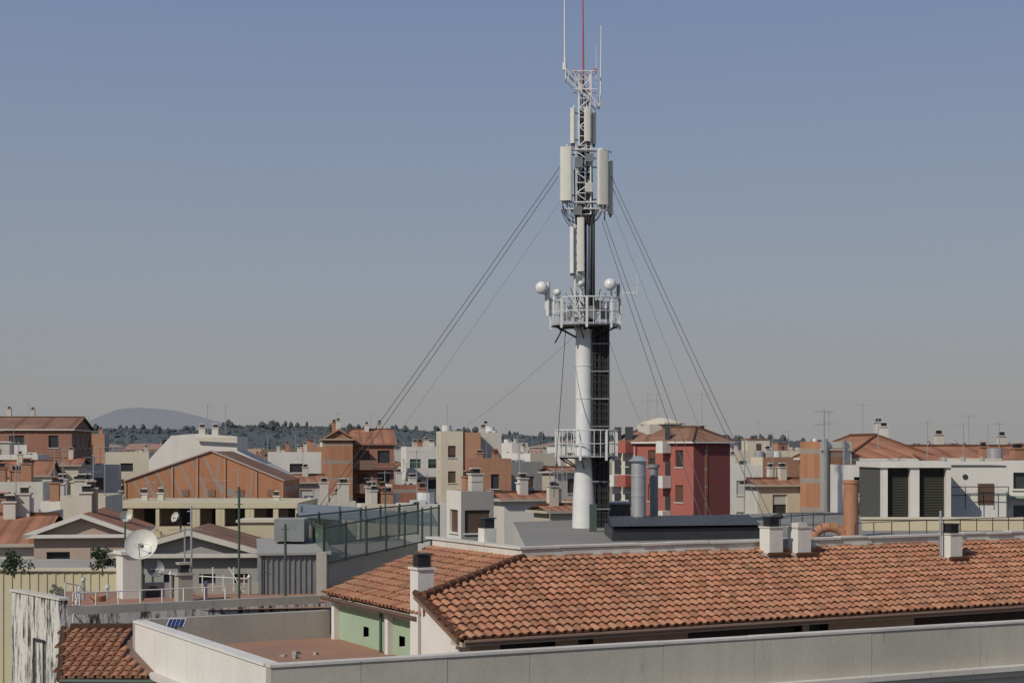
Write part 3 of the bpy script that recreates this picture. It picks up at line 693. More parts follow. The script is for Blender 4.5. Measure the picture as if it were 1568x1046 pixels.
def pole(name,px,y0,y1,D,r=.035,mat=greenp,arms=True):
    mb=MB(); mb.cyl(P(px,y0,D),P(px,y1,D),r,mat,seg=8)
    mb.cbox(P(px,y0,D),(1,0),.2,.2,Z(y0,D)-.05,Z(y0,D)+.03,mat)
    if arms:
        for f_ in (.15,.5): 
            c=P(px,y1,D)-Vector((0,0,f_)); mb.cyl(c-Vector((.12,0,0)),c+Vector((.12,0,0)),.012,mat,seg=5)
    return mb.build(name)
pole('steel_pole',366,945,745,44); pole('steel_pole',437,938,802,45,.04); pole('steel_pole',293,932,775,46,.03,galv); pole('steel_pole',404,935,850,47,.02); pole('steel_pole',590,800,745,62,.03,greenp)
mb=MB(); yagi(mb,X(283,46.2),46.2,Z(930,46.2),2.4); mb.build('tv_antenna')
def dish(name,px,py,D,r,face,mat,y0,arm=True):
    mb=MB(); c=P(px,py,D); f=Vector(face).normalized()
    mb.lathe(c,f,[( -.02,.02),(.0,r*.3),(.03,r*.55),(.08,r*.8),(.14,r),(.15,r*1.02),(.13,r*1.0),(.06,r*.8),(-.02,r*.3),(-.03,.01)],mat,24)
    side=f.cross(Vector((0,0,1))).normalized(); upd=side.cross(f)
    foc=c+f*(r*1.1)-upd*r*.25
    mb.cyl(c-upd*r*.95+f*.1,foc,.015,galv,seg=5); mb.cyl(foc,foc-f*.12,.035,creamp,seg=8)
    mb.cyl(c+side*r*.5+f*.08,foc,.008,galv,seg=4); mb.cyl(c-side*r*.5+f*.08,foc,.008,galv,seg=4)
    b=c-f*.15; mb.cyl(c,b,.06,dark,seg=8); mb.cyl((b.x,b.y,Z(y0,D)),(b.x,b.y,b.z+.1),.035,greenp,seg=8)
    return mb.build(name,smooth=True)
dish('satellite_dish',217,836,45,.46,(.05,-.9,.45),creamp,950)
dish('satellite_dish',236,872,49,.28,(.5,-.8,.35),greyp,910)
dish('satellite_dish',192,792,60,.22,(.3,-.9,.35),creamp,830)
dish('satellite_dish',272,793,60,.2,(-.6,-.7,.35),creamp,820)
mb=MB(); 
for k in range(5): mb.cyl(P(310+k*16,905,48),P(310+k*16,880-k%2*12,48),.02,whitep,seg=5)
mb.cyl(P(305,882,48),P(380,886,48),.02,whitep,seg=5); mb.cyl(P(350,868,48),P(372,905,48),.02,whitep,seg=5); mb.build('clothes_drying_frame')
mb=MB(); D=47
c0=P(398,932,D); xa,xb=X(398,D),X(500,D)
mb.obox((xa,D,c0.z-1.5),(xb-xa,.5,0),(-.6,3.2,0),(0,0,Z(850,D)-c0.z+1.5),greyp,greyr)
k=0
while k<xb-xa: mb.obox((xa+k,D-.04+k*.25,c0.z-.3),(.05,.012,0),(0,.03,0),(0,0,Z(852,D)-c0.z+.3),greyp); k+=.16
mb.obox((xa-.05,D-.15,Z(850,D)+.001),(xb-xa+.15,.5,0),(-.6,3.5,.25),(0,0,.07),greyr)
mb.obox((X(486,D),D-.25,c0.z-.4),(.3,0,0),(0,.2,0),(0,0,Z(845,D)-c0.z+.4),concrete)
mb.obox((X(404,D),D+2,Z(835,D)),(X(452,D)-X(404,D),0,0),(0,1.2,0),(0,0,.7),greyp,greyr)
mb.build('grey_metal_shed')
mb=MB(); D=58; mb.obox((X(366,D),D,Z(900,D)),(X(500,D)-X(366,D),.5,0),(0,1.5,0),(0,0,Z(800,D)-Z(900,D)),cream2); mb.obox((X(366,D)-.1,D-.1,Z(800,D)+.001),(X(500,D)-X(366,D)+.2,.5,0),(0,1.8,0),(0,0,.1),cream); mb.build('cream_terrace_wall')
mb=MB()
mb.obox(Vector((X(492,47.5),47.5,Z(905,47.5))),(X(640,56)-X(492,47.5),8.5,0),(-1.5,6,0),(0,0,Z(858,47.5)-Z(905,47.5)),concrete,deckg)
mb.build('raised_terrace_base')
fen=MB(); 
def screen(mb,p,q,h,n):
    p=Vector(p);q=Vector(q)
    for k in range(n+1):
        a=p.lerp(q,k/n); mb.cyl(a,a+Vector((0,0,h+.1)),.04,greenp,seg=6)
    for z in (.06,h): mb.cyl(p+Vector((0,0,z)),q+Vector((0,0,z)),.03,greenp,seg=6)
    for k in range(n):
        a=p.lerp(q,k/n+.02/n);b=p.lerp(q,(k+.98)/n); mb.face([a+Vector((0,0,.1)),b+Vector((0,0,.1)),b+Vector((0,0,h-.05)),a+Vector((0,0,h-.05))],screenm)
screen(fen,P(496,866,47.5),P(672,826,56),1.15,6)
screen(fen,P(496,866,47.5),P(455,842,54),1.15,3)
screen(fen,P(455,842,54),P(640,818,60),1.15,6)
fen.build('green_glass_windscreen')
mb=MB(); 
for (a,b_,y0,y1,D) in ((560,672,790,800,60),(455,560,782,792,57)):
    mb.obox(P(a,y1,D),(X(b_,D)-X(a,D),0,-.15),(-.4,3,.35),(0,0,.05),greyp)
for px in (462,520,560,610,660): mb.cyl(P(px,835,58),P(px,775,58),.04,greenp,seg=6)
mb.build('terrace_canopy')
# ---------------------------------------------------------------- things on deck
mb=MB(); D=56; zd=ZC-2.95
mb.cyl((X(978,D),D,zd),(X(978,D),D,Z(706,D)),.27,galv,seg=18); mb.cyl((X(978,D),D,Z(706,D)),(X(978,D),D,Z(698,D)),.38,galv,r2=.12,seg=18)
for y in (730,760): mb.cyl((X(978,D),D,Z(y,D)),(X(978,D),D,Z(y-2,D)),.285,galv,seg=18)
mb.build('steel_flue',smooth=True)
mb=MB(); D=57; mb.cyl((X(1001,D),D,zd),(X(1001,D),D,Z(716,D)),.16,greyp,seg=14); mb.cyl((X(1001,D),D,Z(716,D)),(X(1001,D),D,Z(711,D)),.22,greyp,seg=14); mb.build('steel_flue',smooth=True)
mb=MB(); D=51; xa,xb=X(938,D),X(1176,D)
z0=Z(806,D); rz=.12
mb.face([(xa,D,z0),(xb,D+1.6,z0-.02),(xb+.3,D+6.5,z0+rz),(xa+.2,D+5,z0+rz)],pvroof)
mb.face([(xa,D,z0-.06),(xa+.2,D+5,z0+rz-.06),(xb+.3,D+6.5,z0+rz-.06),(xb,D+1.6,z0-.08)],dark)
for k in range(26):
    f_=k/25; a=Vector((xa,D,z0)).lerp(Vector((xb,D+1.6,z0-.02)),f_); b_=Vector((xa+.2,D+5,z0+rz)).lerp(Vector((xb+.3,D+6.5,z0+rz)),f_); mb.cyl(a+Vector((0,0,.01)),b_+Vector((0,0,.01)),.02,pvroof,seg=5)
mb.obox((xa,D+.1,zd),(xb-xa,1.6,0),(0,4.5,0),(0,0,z0-zd-.1),dark)
mb.build('corrugated_shed_roof')
mb=MB(); D=62
mb.obox((X(922,D),D,zd),(X(965,D)-X(922,D),0,0),(0,2,0),(0,0,Z(772,D)-zd),dark); mb.obox((X(920,D),D-.05,Z(772,D)),(X(967,D)-X(920,D),0,0),(0,2.1,0),(0,0,.06),greyp)
mb.obox((X(903,57),57,zd),(.26,0,0),(0,.3,0),(0,0,1.0),greenp)
mb.build('dark_plant_cabinet')
mb=MB(); D=54
mb.cyl((X(1303,D),D,zd-.3),(X(1303,D),D,Z(740,D)),.26,copper,seg=16); mb.cyl((X(1303,D),D,Z(740,D)),(X(1303,D),D,Z(735,D)),.29,copper,seg=16)
pr=None
for k in range(7):
    a=math.pi*k/6; q=Vector((X(1270,D)-.45*math.cos(a)*1.2,D,zd-.05+.38*math.sin(a)))
    if pr is not None: mb.cyl(pr,q,.17,copper,seg=12)
    pr=q
mb.build('terracotta_flue_pipe',smooth=True)
mb=MB(); D=58
mb.obox((X(1322,D),D,zd),(X(1600,D)-X(1322,D),0,0),(0,.3,0),(0,0,Z(795,D)-zd),cream2); mb.obox((X(1322,D)-.05,D-.06,Z(795,D)+.001),(X(1600,D)-X(1322,D),0,0),(0,.42,0),(0,0,.07),cream)
mb.build('cream_roof_wall')
mb=MB(); railing(mb,(X(1195,54),54,zd),(X(1262,54),54,zd),.8,4,dark,mids=1,r=.012); railing(mb,(X(1310,52),52,zd),(X(1568,57),57,zd),.55,10,dark,mids=0,r=.012); mb.build('deck_railing')
for i,px in enumerate((842,1140,1262,1345,1420,1475,1530)):
    mb=MB(); D=[70,60,72,98,95,92,90][i]; yagi(mb,X(px,D),D,Z([810,800,700,690,700,705,700][i],D),[2.6,3.2,2.2,2.0,2.2,2.2,2][i]); mb.build('tv_antenna')
# ---------------------------------------------------------------- telecom tower
T=empty('telecom_tower'); TD=60.0; TY=60.0
def tz(py): return Z(py,TD)
def tx(px): return X(px,TD)
cxm=tx(894.5)
mb=MB()
mb.lathe((cxm,TY,0),(0,0,1),[(tz(815)-.3,.47),(tz(770),.44),(tz(742),.40),(tz(712),.35),(tz(704),.33),(tz(560),.33),(tz(506),.33)],whitep,28)
mb.cyl((cxm,TY,tz(815)-.3),(cxm,TY,tz(812)),.62,concrete,seg=24)
for y in (712,610,560): mb.lathe((cxm,TY,tz(y)),(0,0,1),[(-.03,.33),(-.03,.345),(.03,.345),(.03,.33)],whitep,28)
mb.build('tubular_mast',T,smooth=True)
mb=MB(); rng=random.Random(1)
for k in range(10):
    xk=tx(909+k*2.35); yk=TY+rng.uniform(-.10,.06)-.1
    mb.cyl((xk,yk,tz(806)),(xk,yk,tz(503)),rng.choice([.033,.038,.03]),blackm,seg=6)
for k in range(7):
    xk=tx(910+k*3.2); mb.cyl((xk,TY+.08,tz(806)),(xk,TY+.08,tz(503)),.034,blackm,seg=6)
for xk in (tx(907),tx(932)): mb.cyl((xk,TY-.22,tz(800)),(xk,TY-.22,tz(503)),.022,dark,seg=6)
y=795
while y>508: mb.cyl((tx(907),TY-.24,tz(y)),(tx(932),TY-.24,tz(y)),.011,dark,seg=5); y-=11
y=780
while y>508: 
    mb.obox((tx(905),TY-.24,tz(y)),(tx(934)-tx(905),0,0),(0,.12,0),(0,0,.05),greyp); y-=42
mb.build('cable_ladder',T)
def platform(px,y0,y1,w,name,nb):
    mb=MB(); c=Vector((tx(px),TY,tz(y0))); R=w/2
    mb.lathe(c,(0,0,1),[(0,.3),(0,R),(.07,R),(.07,.3)],galv,24)
    for zz,r in ((y1,.028),((y0+y1)/2,.018)):
        for k in range(24):
            a=k*math.pi/12;b=(k+1)*math.pi/12
            mb.cyl((c.x+R*math.cos(a),c.y+R*math.sin(a),tz(zz)),(c.x+R*math.cos(b),c.y+R*math.sin(b),tz(zz)),r,whitep,seg=6)
    for k in range(nb):
        a=2*math.pi*k/nb; p=Vector((c.x+R*math.cos(a),c.y+R*math.sin(a),c.z)); big=k%4==0
        if big: mb.obox(p-Vector((.045,.02,.12)),(.09,0,0),(0,.05,0),(0,0,tz(y1)-c.z+.14),whitep)
        else: mb.cyl(p,p+Vector((0,0,tz(y1)-c.z)),.014,whitep,seg=5)
    for k in range(6):
        a=math.pi*k/3+.3; mb.cyl((c.x+.33*math.cos(a),c.y+.33*math.sin(a),c.z-.45),(c.x+R*.95*math.cos(a),c.y+R*.95*math.sin(a),c.z),.03,dark,seg=6)
        mb.cyl((c.x+.3*math.cos(a),c.y+.3*math.sin(a),c.z-.02),(c.x+R*math.cos(a),c.y+R*math.sin(a),c.z-.02),.035,dark,seg=6)
    mb.build(name,T)
platform(897,700,659,2.35,'lower_platform',28); platform(896,500,459,2.65,'upper_platform',32)
def lattice(mb,px,w,y0,y1,step,r,mat):
    cx=tx(px); h=w/2; cs=[(cx-h,TY-h),(cx+h,TY-h),(cx+h,TY+h),(cx-h,TY+h)]
    for c in cs: mb.cyl((*c,tz(y0)),(*c,tz(y1)),r*1.6,mat,seg=6)
    z=tz(y0); zt=tz(y1); k=0
    while z<zt-.05:
        z2=min(z+step,zt)
        for i in range(4):
            a=cs[i];b=cs[(i+1)%4]
            mb.cyl((*a,z),(*b,z),r,mat,seg=5)
            if k%2: a,b=b,a
            mb.cyl((*a,z),(*b,z2),r,mat,seg=5)
        z=z2;k+=1
mb=MB()
lattice(mb,889,.42,505,330,.42,.020,whitep)
lattice(mb,893,.56,330,225,.40,.022,whitep)
lattice(mb,895,.42,225,112,.36,.020,whitep)
mb.build('lattice_mast',T)
mb=MB()
for k in range(8):
    xk=tx(895+k*2.1); mb.cyl((xk,TY-.26+.05*(k%3),tz(505)),(xk+rng.uniform(-.05,.05),TY-.22+.05*(k%3),tz(322)),.030,blackm,seg=6)
for k in range(16):
    xk=tx(881+k*1.75); yy=TY+rng.uniform(-.30,.15); mb.cyl((xk,yy,tz(345)),(xk+rng.uniform(-.08,.08),yy+rng.uniform(-.1,.1),tz(rng.choice([236,250,228,262]))),.029,blackm,seg=6)
for k in range(8):
    xk=tx(887+k*2.4); mb.cyl((xk,TY+rng.uniform(-.22,.1),tz(240)),(xk+rng.uniform(-.05,.05),TY+.05,tz(rng.choice([118,150,135,170]))),.024,blackm,seg=6)
def loop(p,q,sag,r=.02,n=8):
    p=Vector(p);q=Vector(q);pr=p
    for i in range(1,n+1):
        f_=i/n; x=p.lerp(q,f_)-Vector((0,0,sag*4*f_*(1-f_))); mb.cyl(pr,x,r,blackm,seg=5,caps=False); pr=x
for k in range(16):
    sd=rng.choice([-1,1]); loop((cxm+sd*rng.uniform(.35,.95),TY-rng.uniform(-.2,.5),tz(rng.uniform(310,325))),(cxm+sd*rng.uniform(0,.25),TY-.1,tz(rng.uniform(320,350))),rng.uniform(.15,.45),.015)
for k in range(12):
    loop((cxm+rng.uniform(-.9,.9),TY-rng.uniform(-.3,.9),tz(rng.uniform(440,470))),(cxm+rng.uniform(0,.3),TY-.1,tz(rng.uniform(470,495))),rng.uniform(.1,.4),.015)
for k in range(6): loop((cxm+rng.uniform(-.4,.4),TY-.3,tz(rng.uniform(222,232))),(cxm+rng.uniform(-.2,.2),TY,tz(rng.uniform(235,250))),.2,.013)
for (px,y,w,h) in ((884,325,.3,.35),(902,245,.28,.3),(886,252,.25,.4),(901,290,.25,.35),(905,480,.4,.5),(877,478,.3,.45),(915,470,.25,.4),(886,430,.22,.3),(925,482,.3,.4),(868,486,.25,.3)):
    mb.cbox((tx(px),TY-.38),(1,.2),w,.16,tz(y)-h/2,tz(y)+h/2,rng.choice([greyp,creamp,dark]))
mb.build('feeder_cables',T)
def panel(mb,px,y0,y1,w,d,yaw,dy=-.55,mat=creamp):
    c=Vector((tx(px),TY+dy,0)); a=math.radians(yaw); ux=Vector((math.cos(a),math.sin(a),0)); uy=Vector((-ux.y,ux.x,0)); z0=tz(y1);z1=tz(y0)
    pts=[]
    for k in range(16):
        t_=k*math.pi/8; cx_=math.cos(t_);sx_=math.sin(t_); pts.append(c+ux*(w/2*math.copysign(abs(cx_)**.45,cx_))+uy*(d/2*math.copysign(abs(sx_)**.45,sx_)))
    A_=[p+Vector((0,0,z0)) for p in pts];B_=[p+Vector((0,0,z1)) for p in pts]
    for k in range(16): j=(k+1)%16; mb.face([A_[k],A_[j],B_[j],B_[k]],mat)
    mb.face(A_[::-1],greyp); mb.face(B_,mat)
    pp=c+uy*(d/2+.14) if uy.y>0 else c-uy*(d/2+.14)
    mb.cyl(pp+Vector((0,0,z0-.25)),pp+Vector((0,0,z1+.15)),.035,whitep,seg=8)
    for z in (z0+(z1-z0)*.12,z0+(z1-z0)*.88):
        mb.obox(Vector((0,0,z))+c-ux*.05,ux*.1,(pp-c),(0,0,.06),galv); mb.cyl(pp+Vector((0,0,z)),Vector((cxm,TY,z)),.03,galv,seg=6)
    for k in range(4): q=c+ux*(w*(-.3+.2*k)); mb.cyl(q+Vector((0,0,z0-.1)),q+Vector((0,0,z0)),.022,dark,seg=6)
mb=MB()
panel(mb,866.5,228,310,.46,.2,-12,-.35); panel(mb,922,234,317,.44,.2,20,-.45); panel(mb,935,246,328,.3,.18,75,.15)
panel(mb,888.5,336,418,.28,.14,-5,-.45); panel(mb,875.5,349,420,.17,.1,-30,-.3,whitep)
panel(mb,876.5,168,222,.18,.12,-20,-.25); panel(mb,899,169,220,.26,.14,5,-.35); panel(mb,909,172,222,.2,.14,60,-.05)
mb.build('panel_antennas',T,smooth=True)
mb=MB()
for y in (232,312,322):
    for s1,s2 in (((862,-.3),(922,-.4)),((922,-.4),(937,.2)),((937,.2),(862,-.3)),((870,.3),(862,-.3))):
        mb.cyl((tx(s1[0]),TY+s1[1],tz(y)),(tx(s2[0]),TY+s2[1],tz(y)),.028,whitep,seg=6)
for dy in (-.3,.3):
    for (a,b_,c,d) in ((866,108,918,165),(866,122,913,166),(866,108,866,124),(918,148,918,165),(880,112,912,112),(878,140,914,140),(905,112,905,150),(877,110,890,140)):
        mb.cyl((tx(a),TY+dy,tz(b_)),(tx(c),TY+dy,tz(d)),.022,galv if dy>0 else whitep,seg=6)
for (a,b_) in ((866,108),(918,165),(866,124),(918,148),(880,112),(912,112)): mb.cyl((tx(a),TY-.3,tz(b_)),(tx(a),TY+.3,tz(b_)),.02,whitep,seg=6)
for k in range(5): a=870+k*10; mb.cyl((tx(a),TY-.3,tz(112+k*11)),(tx(a),TY-.3,tz(126+k*10)),.018,whitep,seg=5)
for px,y in ((880,110),(911,108)): mb.sphere((tx(px),TY,tz(y)),.07,redp,8)
mb.cyl((tx(865),TY,tz(108)),(tx(865),TY,tz(97)),.09,whitep,seg=10)
mb.build('top_frame',T)
mb=MB()
mb.cyl((tx(865),TY,tz(98)),(tx(864.5),TY,tz(-30)),.04,whitep,r2=.02,seg=8)
mb.cyl((tx(919.5),TY,tz(165)),(tx(920.5),TY,tz(40)),.035,whitep,r2=.018,seg=8)
mb.cyl((tx(893.5),TY,tz(140)),(tx(892),TY,tz(-40)),.04,redp,r2=.022,seg=8)
mb.cyl((tx(913),TY,tz(130)),(tx(913),TY,tz(72)),.02,whitep,r2=.012,seg=6)
mb.build('whip_antennas',T)
mb=MB()
def radome(px,y,r,dv,dy=-.6):
    c=Vector((tx(px),TY+dy,tz(y))); d=Vector(dv).normalized()
    mb.lathe(c,d,[(-.16,.01),(-.16,r*.7),(-.05,r),(.06,r),(.13,r*.8),(.18,r*.45),(.2,.01)],whitep,20); mb.cyl(c-d*.16,c-d*.32,.05,dark,seg=8)
    mb.cyl(c-d*.32-Vector((0,0,.8)),c-d*.32+Vector((0,0,.15)),.035,whitep,seg=8)
radome(829,443,.24,(-.5,-.85,0),-.5); radome(852,452,.14,(.3,-.9,0),-.9); radome(933,438,.23,(-.2,-.95,0),-.5); radome(889,437,.12,(0,-1,0),-.5)
mb.cyl((tx(839),TY-.3,tz(485)),(tx(839),TY-.3,tz(434)),.08,whitep,seg=10); mb.cyl((tx(946),TY-.3,tz(480)),(tx(946),TY-.3,tz(436)),.07,greyp,seg=10)
mb.cyl((tx(830),TY-.3,tz(450)),(tx(850),TY-.3,tz(462)),.025,whitep); mb.cyl((tx(940),TY-.3,tz(449)),(tx(974),TY-.5,tz(452)),.02,whitep)
mb.cyl((tx(974),TY-.5,tz(420)),(tx(974),TY-.5,tz(456)),.014,whitep)
for k in range(5): mb.cyl((tx(948+k*5),TY-.4,tz(446)),(tx(948+k*5),TY-.4,tz(456)),.01,whitep,seg=4)
mb.cyl((tx(862),TY-.4,tz(503)),(tx(850),TY,tz(525)),.03,dark); mb.cyl((tx(946),TY,tz(460)),(tx(950),TY,tz(490)),.05,whitep)
mb.build('microwave_dishes',T,smooth=True)
mb=MB()
def guy(a,b_,Db,r=.016,dya=0):
    p=Vector((tx(a[0]),TY+dya,tz(a[1]))); q=P(b_[0],b_[1],Db); pr=p; Ls=(q-p).length
    for i in range(1,13):
        f_=i/12; x=p.lerp(q,f_)-Vector((0,0,.012*Ls*4*f_*(1-f_)*.4)); mb.cyl(pr,x,r,wirem,seg=5,caps=False); pr=x
guy((857,256),(478,790),64,.013); guy((855,270),(488,790),64.5,.013); guy((857,310),(520,790),70,.0045)
guy((936,270),(1192,815),52,.013); guy((938,288),(1180,812),53,.013); guy((925,332),(1092,800),52,.012); guy((922,340),(1076,800),52.5,.012)
guy((938,320),(1130,800),66,.0045); guy((882,512),(690,668),110,.006,.2); guy((866,505),(848,760),56,.016); guy((930,515),(985,655),90,.006)
mb.build('guy_wires',T)
# ---------------------------------------------------------------- plants
def leaves(mb,c,r,nl,rng,sz,mat=leaf):
    for k in range(nl):
        d=Vector((rng.gauss(0,1),rng.gauss(0,1),rng.gauss(0,.8))); d=d.normalized()*r*rng.uniform(.3,1)**.6
        p=Vector(c)+d; a=Vector((rng.uniform(-1,1),rng.uniform(-1,1),rng.uniform(-1,1))).normalized(); b_=a.orthogonal().normalized()
        s=sz*rng.uniform(.6,1.3); mb.face([p-a*s,p+b_*s*.6,p+a*s,p-b_*s*.6],mat)
def tree(name,x,y,z0,h,rad,seed=0,sz=.15,nl=900):
    rng=random.Random(seed); mb=MB(); mb.cyl((x,y,z0),(x,y,z0+h*.5),h*.03,bark,r2=h*.018,seg=7)
    for k in range(9):
        a=rng.uniform(0,6.28); c=Vector((x+math.cos(a)*rad*rng.uniform(.1,.75),y+math.sin(a)*rad*rng.uniform(.1,.75),z0+h*rng.uniform(.4,.92)))
        mb.cyl((x,y,z0+h*.32),c,h*.012,bark,r2=.01,seg=5); leaves(mb,c,rad*rng.uniform(.3,.5),nl//9,rng,sz)
    return mb.build(name)
tree('potted_shrub',X(157,52),52,Z(882,52),.9,.55,1,.05,700); tree('potted_shrub',X(22,52.5),52.5,Z(885,52.5),.9,.6,2,.05,700)
tree('terrace_plant',X(100,66),66,Z(850,66),1.0,.8,3,.06,500)
for i,(px,D,h,r) in enumerate(((595,150,20,3.0),(1110,170,21.5,3),(870,220,21,4),(420,230,21,4),(1180,240,22.5,4),(650,260,22,4),(60,240,21.5,4),(1090,260,22.5,4),(810,300,22,5))):
    tree('street_tree',X(px,D),D,0,h,r,10+i,.35,1400)
# ---------------------------------------------------------------- town filler
rng=random.Random(42)
def lim(px):
    if 150<px<460: return 838
    if 460<=px<690: return 752
    if 925<px<1125: return 790
    if px>=1215: return 800
    if px<=150: return 752
    return 748
names=['apartment_building','town_house','terraced_house','flat_roof_house']
D=104; cnt=0
while D<1400:
    step=15+D*.02; x=-.42*D-10
    while x<.42*D+10:
        w=rng.uniform(9,16)*(1+D/1500); xx=x+rng.uniform(-3,3); yy=D+rng.uniform(-5,5); px=CX+(xx+w/2)/yy*F
        dep=rng.uniform(8,14); ok=True
        cc=Vector((xx+w/2,yy+dep/2,0))
        for c_,r_,_ in FOOT:
            if (cc-c_).length<r_+w*.5: ok=False;break
        h=rng.uniform(11,18) if D<220 else rng.choice([rng.uniform(14,20),rng.uniform(16,22.5),rng.uniform(18,22.5)])
        if D>350 and rng.random()<.16: h=min(rng.uniform(22,29),24+rng.uniform(0,9)/F*yy)
        if yy<200:
            h=min(h+3,ZC-(lim(px)-HY)*yy/F); 
            for pq in (CX+xx/yy*F,CX+(xx+w)/yy*F): h=min(h,ZC-(lim(pq)-HY)*yy/F)
        elif yy<330 : h=min(h,22)
        if ok and h>7 and rng.random()<.94:
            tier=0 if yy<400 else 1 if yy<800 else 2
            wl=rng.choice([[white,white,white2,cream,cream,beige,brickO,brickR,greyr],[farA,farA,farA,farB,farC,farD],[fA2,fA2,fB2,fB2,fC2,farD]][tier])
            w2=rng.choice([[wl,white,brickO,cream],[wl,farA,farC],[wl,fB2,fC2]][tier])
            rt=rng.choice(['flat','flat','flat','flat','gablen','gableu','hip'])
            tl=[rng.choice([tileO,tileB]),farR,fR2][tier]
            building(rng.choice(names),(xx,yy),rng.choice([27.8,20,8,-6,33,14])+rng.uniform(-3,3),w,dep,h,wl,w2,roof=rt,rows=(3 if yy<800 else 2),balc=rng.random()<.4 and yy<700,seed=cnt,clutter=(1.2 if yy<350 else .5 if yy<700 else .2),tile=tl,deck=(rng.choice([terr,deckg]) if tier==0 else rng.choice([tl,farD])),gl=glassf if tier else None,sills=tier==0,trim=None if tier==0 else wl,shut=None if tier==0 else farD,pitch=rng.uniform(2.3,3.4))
            if yy>330: FOOT.pop()
            cnt+=1
        x+=w+rng.uniform(1,6)*(1+D/500)
    D+=step
# ---------------------------------------------------------------- ground, hills
mb=MB(); mb.face([(-16000,-300,0),(16000,-300,0),(16000,22000,0),(-16000,22000,0)],asphalt); mb.build('ground')
def crest(px):
    pts=[(-600,658),(0,660),(120,655),(200,653),(300,657),(350,648),(500,651),(560,655),(650,657),(760,659),(850,662),(1000,668),(1180,668),(1260,679),(1400,685),(1568,687),(2200,690)]
    for (a,ya),(b,yb) in zip(pts,pts[1:]):
        if a<=px<=b: return ya+(yb-ya)*(px-a)/(b-a)+3
    return 690
def hillz(x,y):
    D0=2100; px=CX+x/y*F; zt=24+(HY-crest(px))/F*D0
    t_=min(1,max(0,(y-1600)/500)); t_=t_*t_*(3-2*t_); bk=max(0,1-(max(0,y-2150)/600)**2)
    return (zt-4)*t_*bk+noise.noise(Vector((x*.004,y*.004,0)))*7*t_+noise.noise(Vector((x*.03,y*.03,3)))*3*t_
mb=MB(); nx=360; ny=26
gr=[]
for j in range(ny+1):
    y=1600+j*40; gr.append([Vector((-1500+3000*i/nx*1.0,y,0)) for i in range(nx+1)])
for r in gr:
    for v in r: v.z=hillz(v.x,v.y)
for j in range(ny):
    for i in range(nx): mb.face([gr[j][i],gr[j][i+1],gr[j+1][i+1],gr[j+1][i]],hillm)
mb.build('hills',smooth=True)
mb=MB(); rng=random.Random(9)
def blob(mb,c,r,h,mat,rng):
    ph=rng.uniform(0,6); pr=[]
    for i,(zz,rr) in enumerate(((0,.6),(.3,1),(.65,.85),(.9,.45),(1,.02))):
        pr.append([Vector((c[0]+math.cos(ph+k*math.pi/3)*r*rr*rng.uniform(.6,1.25),c[1]+math.sin(ph+k*math.pi/3)*r*rr*rng.uniform(.6,1.25),c[2]+h*zz*rng.uniform(.85,1.1))) for k in range(6)])
    for i in range(4):
        for k in range(6): j=(k+1)%6; mb.face([pr[i][k],pr[i][j],pr[i+1][j],pr[i+1][k]],mat)
for k in range(9500):
    y=rng.choice([rng.uniform(1700,2200),rng.uniform(2060,2180)]); x=rng.uniform(-.5,.42)*y
    z=hillz(x,y); r=rng.uniform(2.5,6)
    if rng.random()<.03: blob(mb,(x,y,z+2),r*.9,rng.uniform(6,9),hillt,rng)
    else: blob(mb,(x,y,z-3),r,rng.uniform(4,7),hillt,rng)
mb.build('distant_trees')
mb=MB(); pr=None
for i in range(81):
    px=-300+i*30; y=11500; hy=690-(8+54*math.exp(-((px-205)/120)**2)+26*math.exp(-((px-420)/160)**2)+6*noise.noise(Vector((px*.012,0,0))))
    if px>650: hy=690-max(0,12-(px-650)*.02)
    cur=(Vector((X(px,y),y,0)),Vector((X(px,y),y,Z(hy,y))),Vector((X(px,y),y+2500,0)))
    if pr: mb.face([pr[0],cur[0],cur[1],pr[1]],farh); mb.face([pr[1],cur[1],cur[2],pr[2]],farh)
    pr=cur
mb.build('far_mountains')
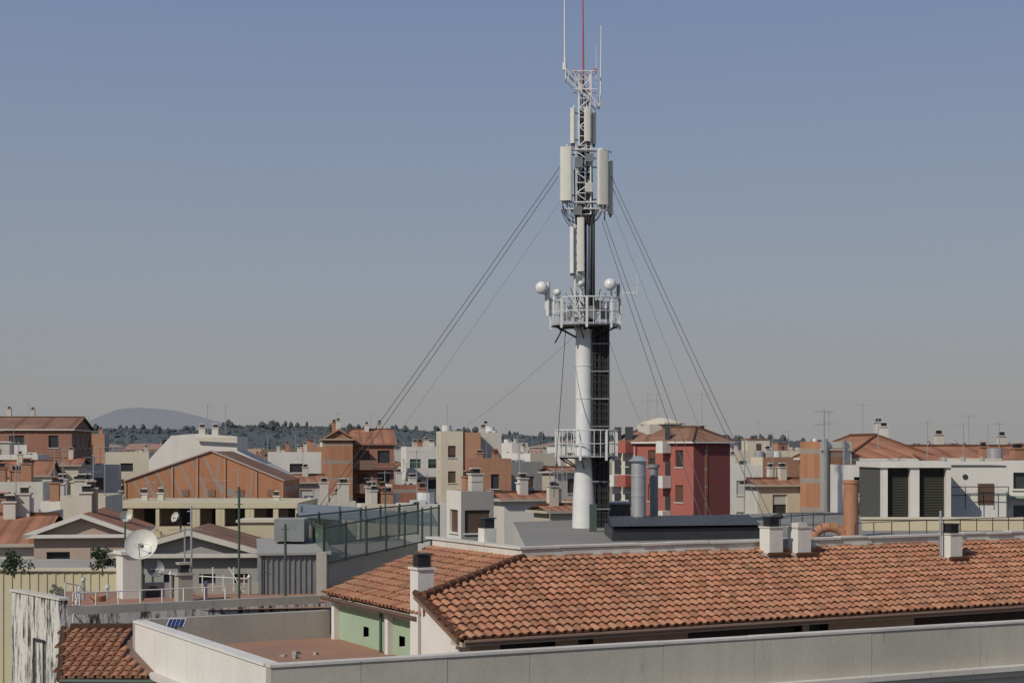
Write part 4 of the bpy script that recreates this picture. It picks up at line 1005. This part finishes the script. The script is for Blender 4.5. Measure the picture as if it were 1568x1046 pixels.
# ---------------------------------------------------------------- light, sky, camera
sdir=Vector((-.67,-.74,0)).normalized(); el=math.radians(37)
v=Vector((sdir.x*math.cos(el),sdir.y*math.cos(el),math.sin(el)))
ld=bpy.data.lights.new('sun','SUN'); ld.energy=3.2; ld.angle=math.radians(.5); ld.color=(1,.93,.82)
lo=bpy.data.objects.new('sun',ld); sc.collection.objects.link(lo); lo.rotation_euler=(-v).to_track_quat('-Z','Y').to_euler()
w=bpy.data.worlds.new('World'); sc.world=w; w.use_nodes=True; t=w.node_tree
sk=t.nodes.new('ShaderNodeTexSky'); sk.sky_type='NISHITA'; sk.sun_disc=False; sk.sun_elevation=el; sk.sun_rotation=math.atan2(sdir.x,sdir.y)%(2*math.pi)
sk.air_density=1.0; sk.dust_density=2.0; sk.ozone_density=2.0; sk.altitude=100
tc=t.nodes.new('ShaderNodeTexCoord'); sx=t.nodes.new('ShaderNodeSeparateXYZ'); L(t,tc.outputs['Generated'],sx.inputs[0])
cr=t.nodes.new('ShaderNodeValToRGB'); L(t,sx.outputs[2],cr.inputs['Fac'])
st=[(0,(.325,.315,.312)),(.04,(.315,.314,.322)),(.10,(.290,.318,.365)),(.18,(.245,.296,.395)),(.28,(.19,.252,.40)),(1,(.13,.19,.35))]
while len(cr.color_ramp.elements)<len(st): cr.color_ramp.elements.new(.5)
for e_,(p_,c_) in zip(cr.color_ramp.elements,st): e_.position=p_; e_.color=(*c_,1)
vm=t.nodes.new('ShaderNodeVectorMath'); vm.operation='SCALE'; vm.inputs['Scale'].default_value=12.5; L(t,cr.outputs['Color'],vm.inputs[0])
mc=mix(t,.9,sk.outputs[0],vm.outputs[0])
bg=t.nodes['Background']; bg.inputs['Strength'].default_value=.08
L(t,mc,bg.inputs['Color'])
cam=bpy.data.cameras.new('camera'); co=bpy.data.objects.new('camera',cam); sc.collection.objects.link(co); sc.camera=co
co.location=(0,0,ZC); co.rotation_euler=(math.pi/2,0,0); cam.sensor_width=36; cam.lens=36*F/1568; cam.shift_y=167/1568; cam.clip_end=40000; cam.clip_start=.5
sc.view_settings.view_transform='Standard'; sc.view_settings.look='None'; sc.view_settings.exposure=0
print('buildings',cnt,'objects',len(bpy.data.objects))
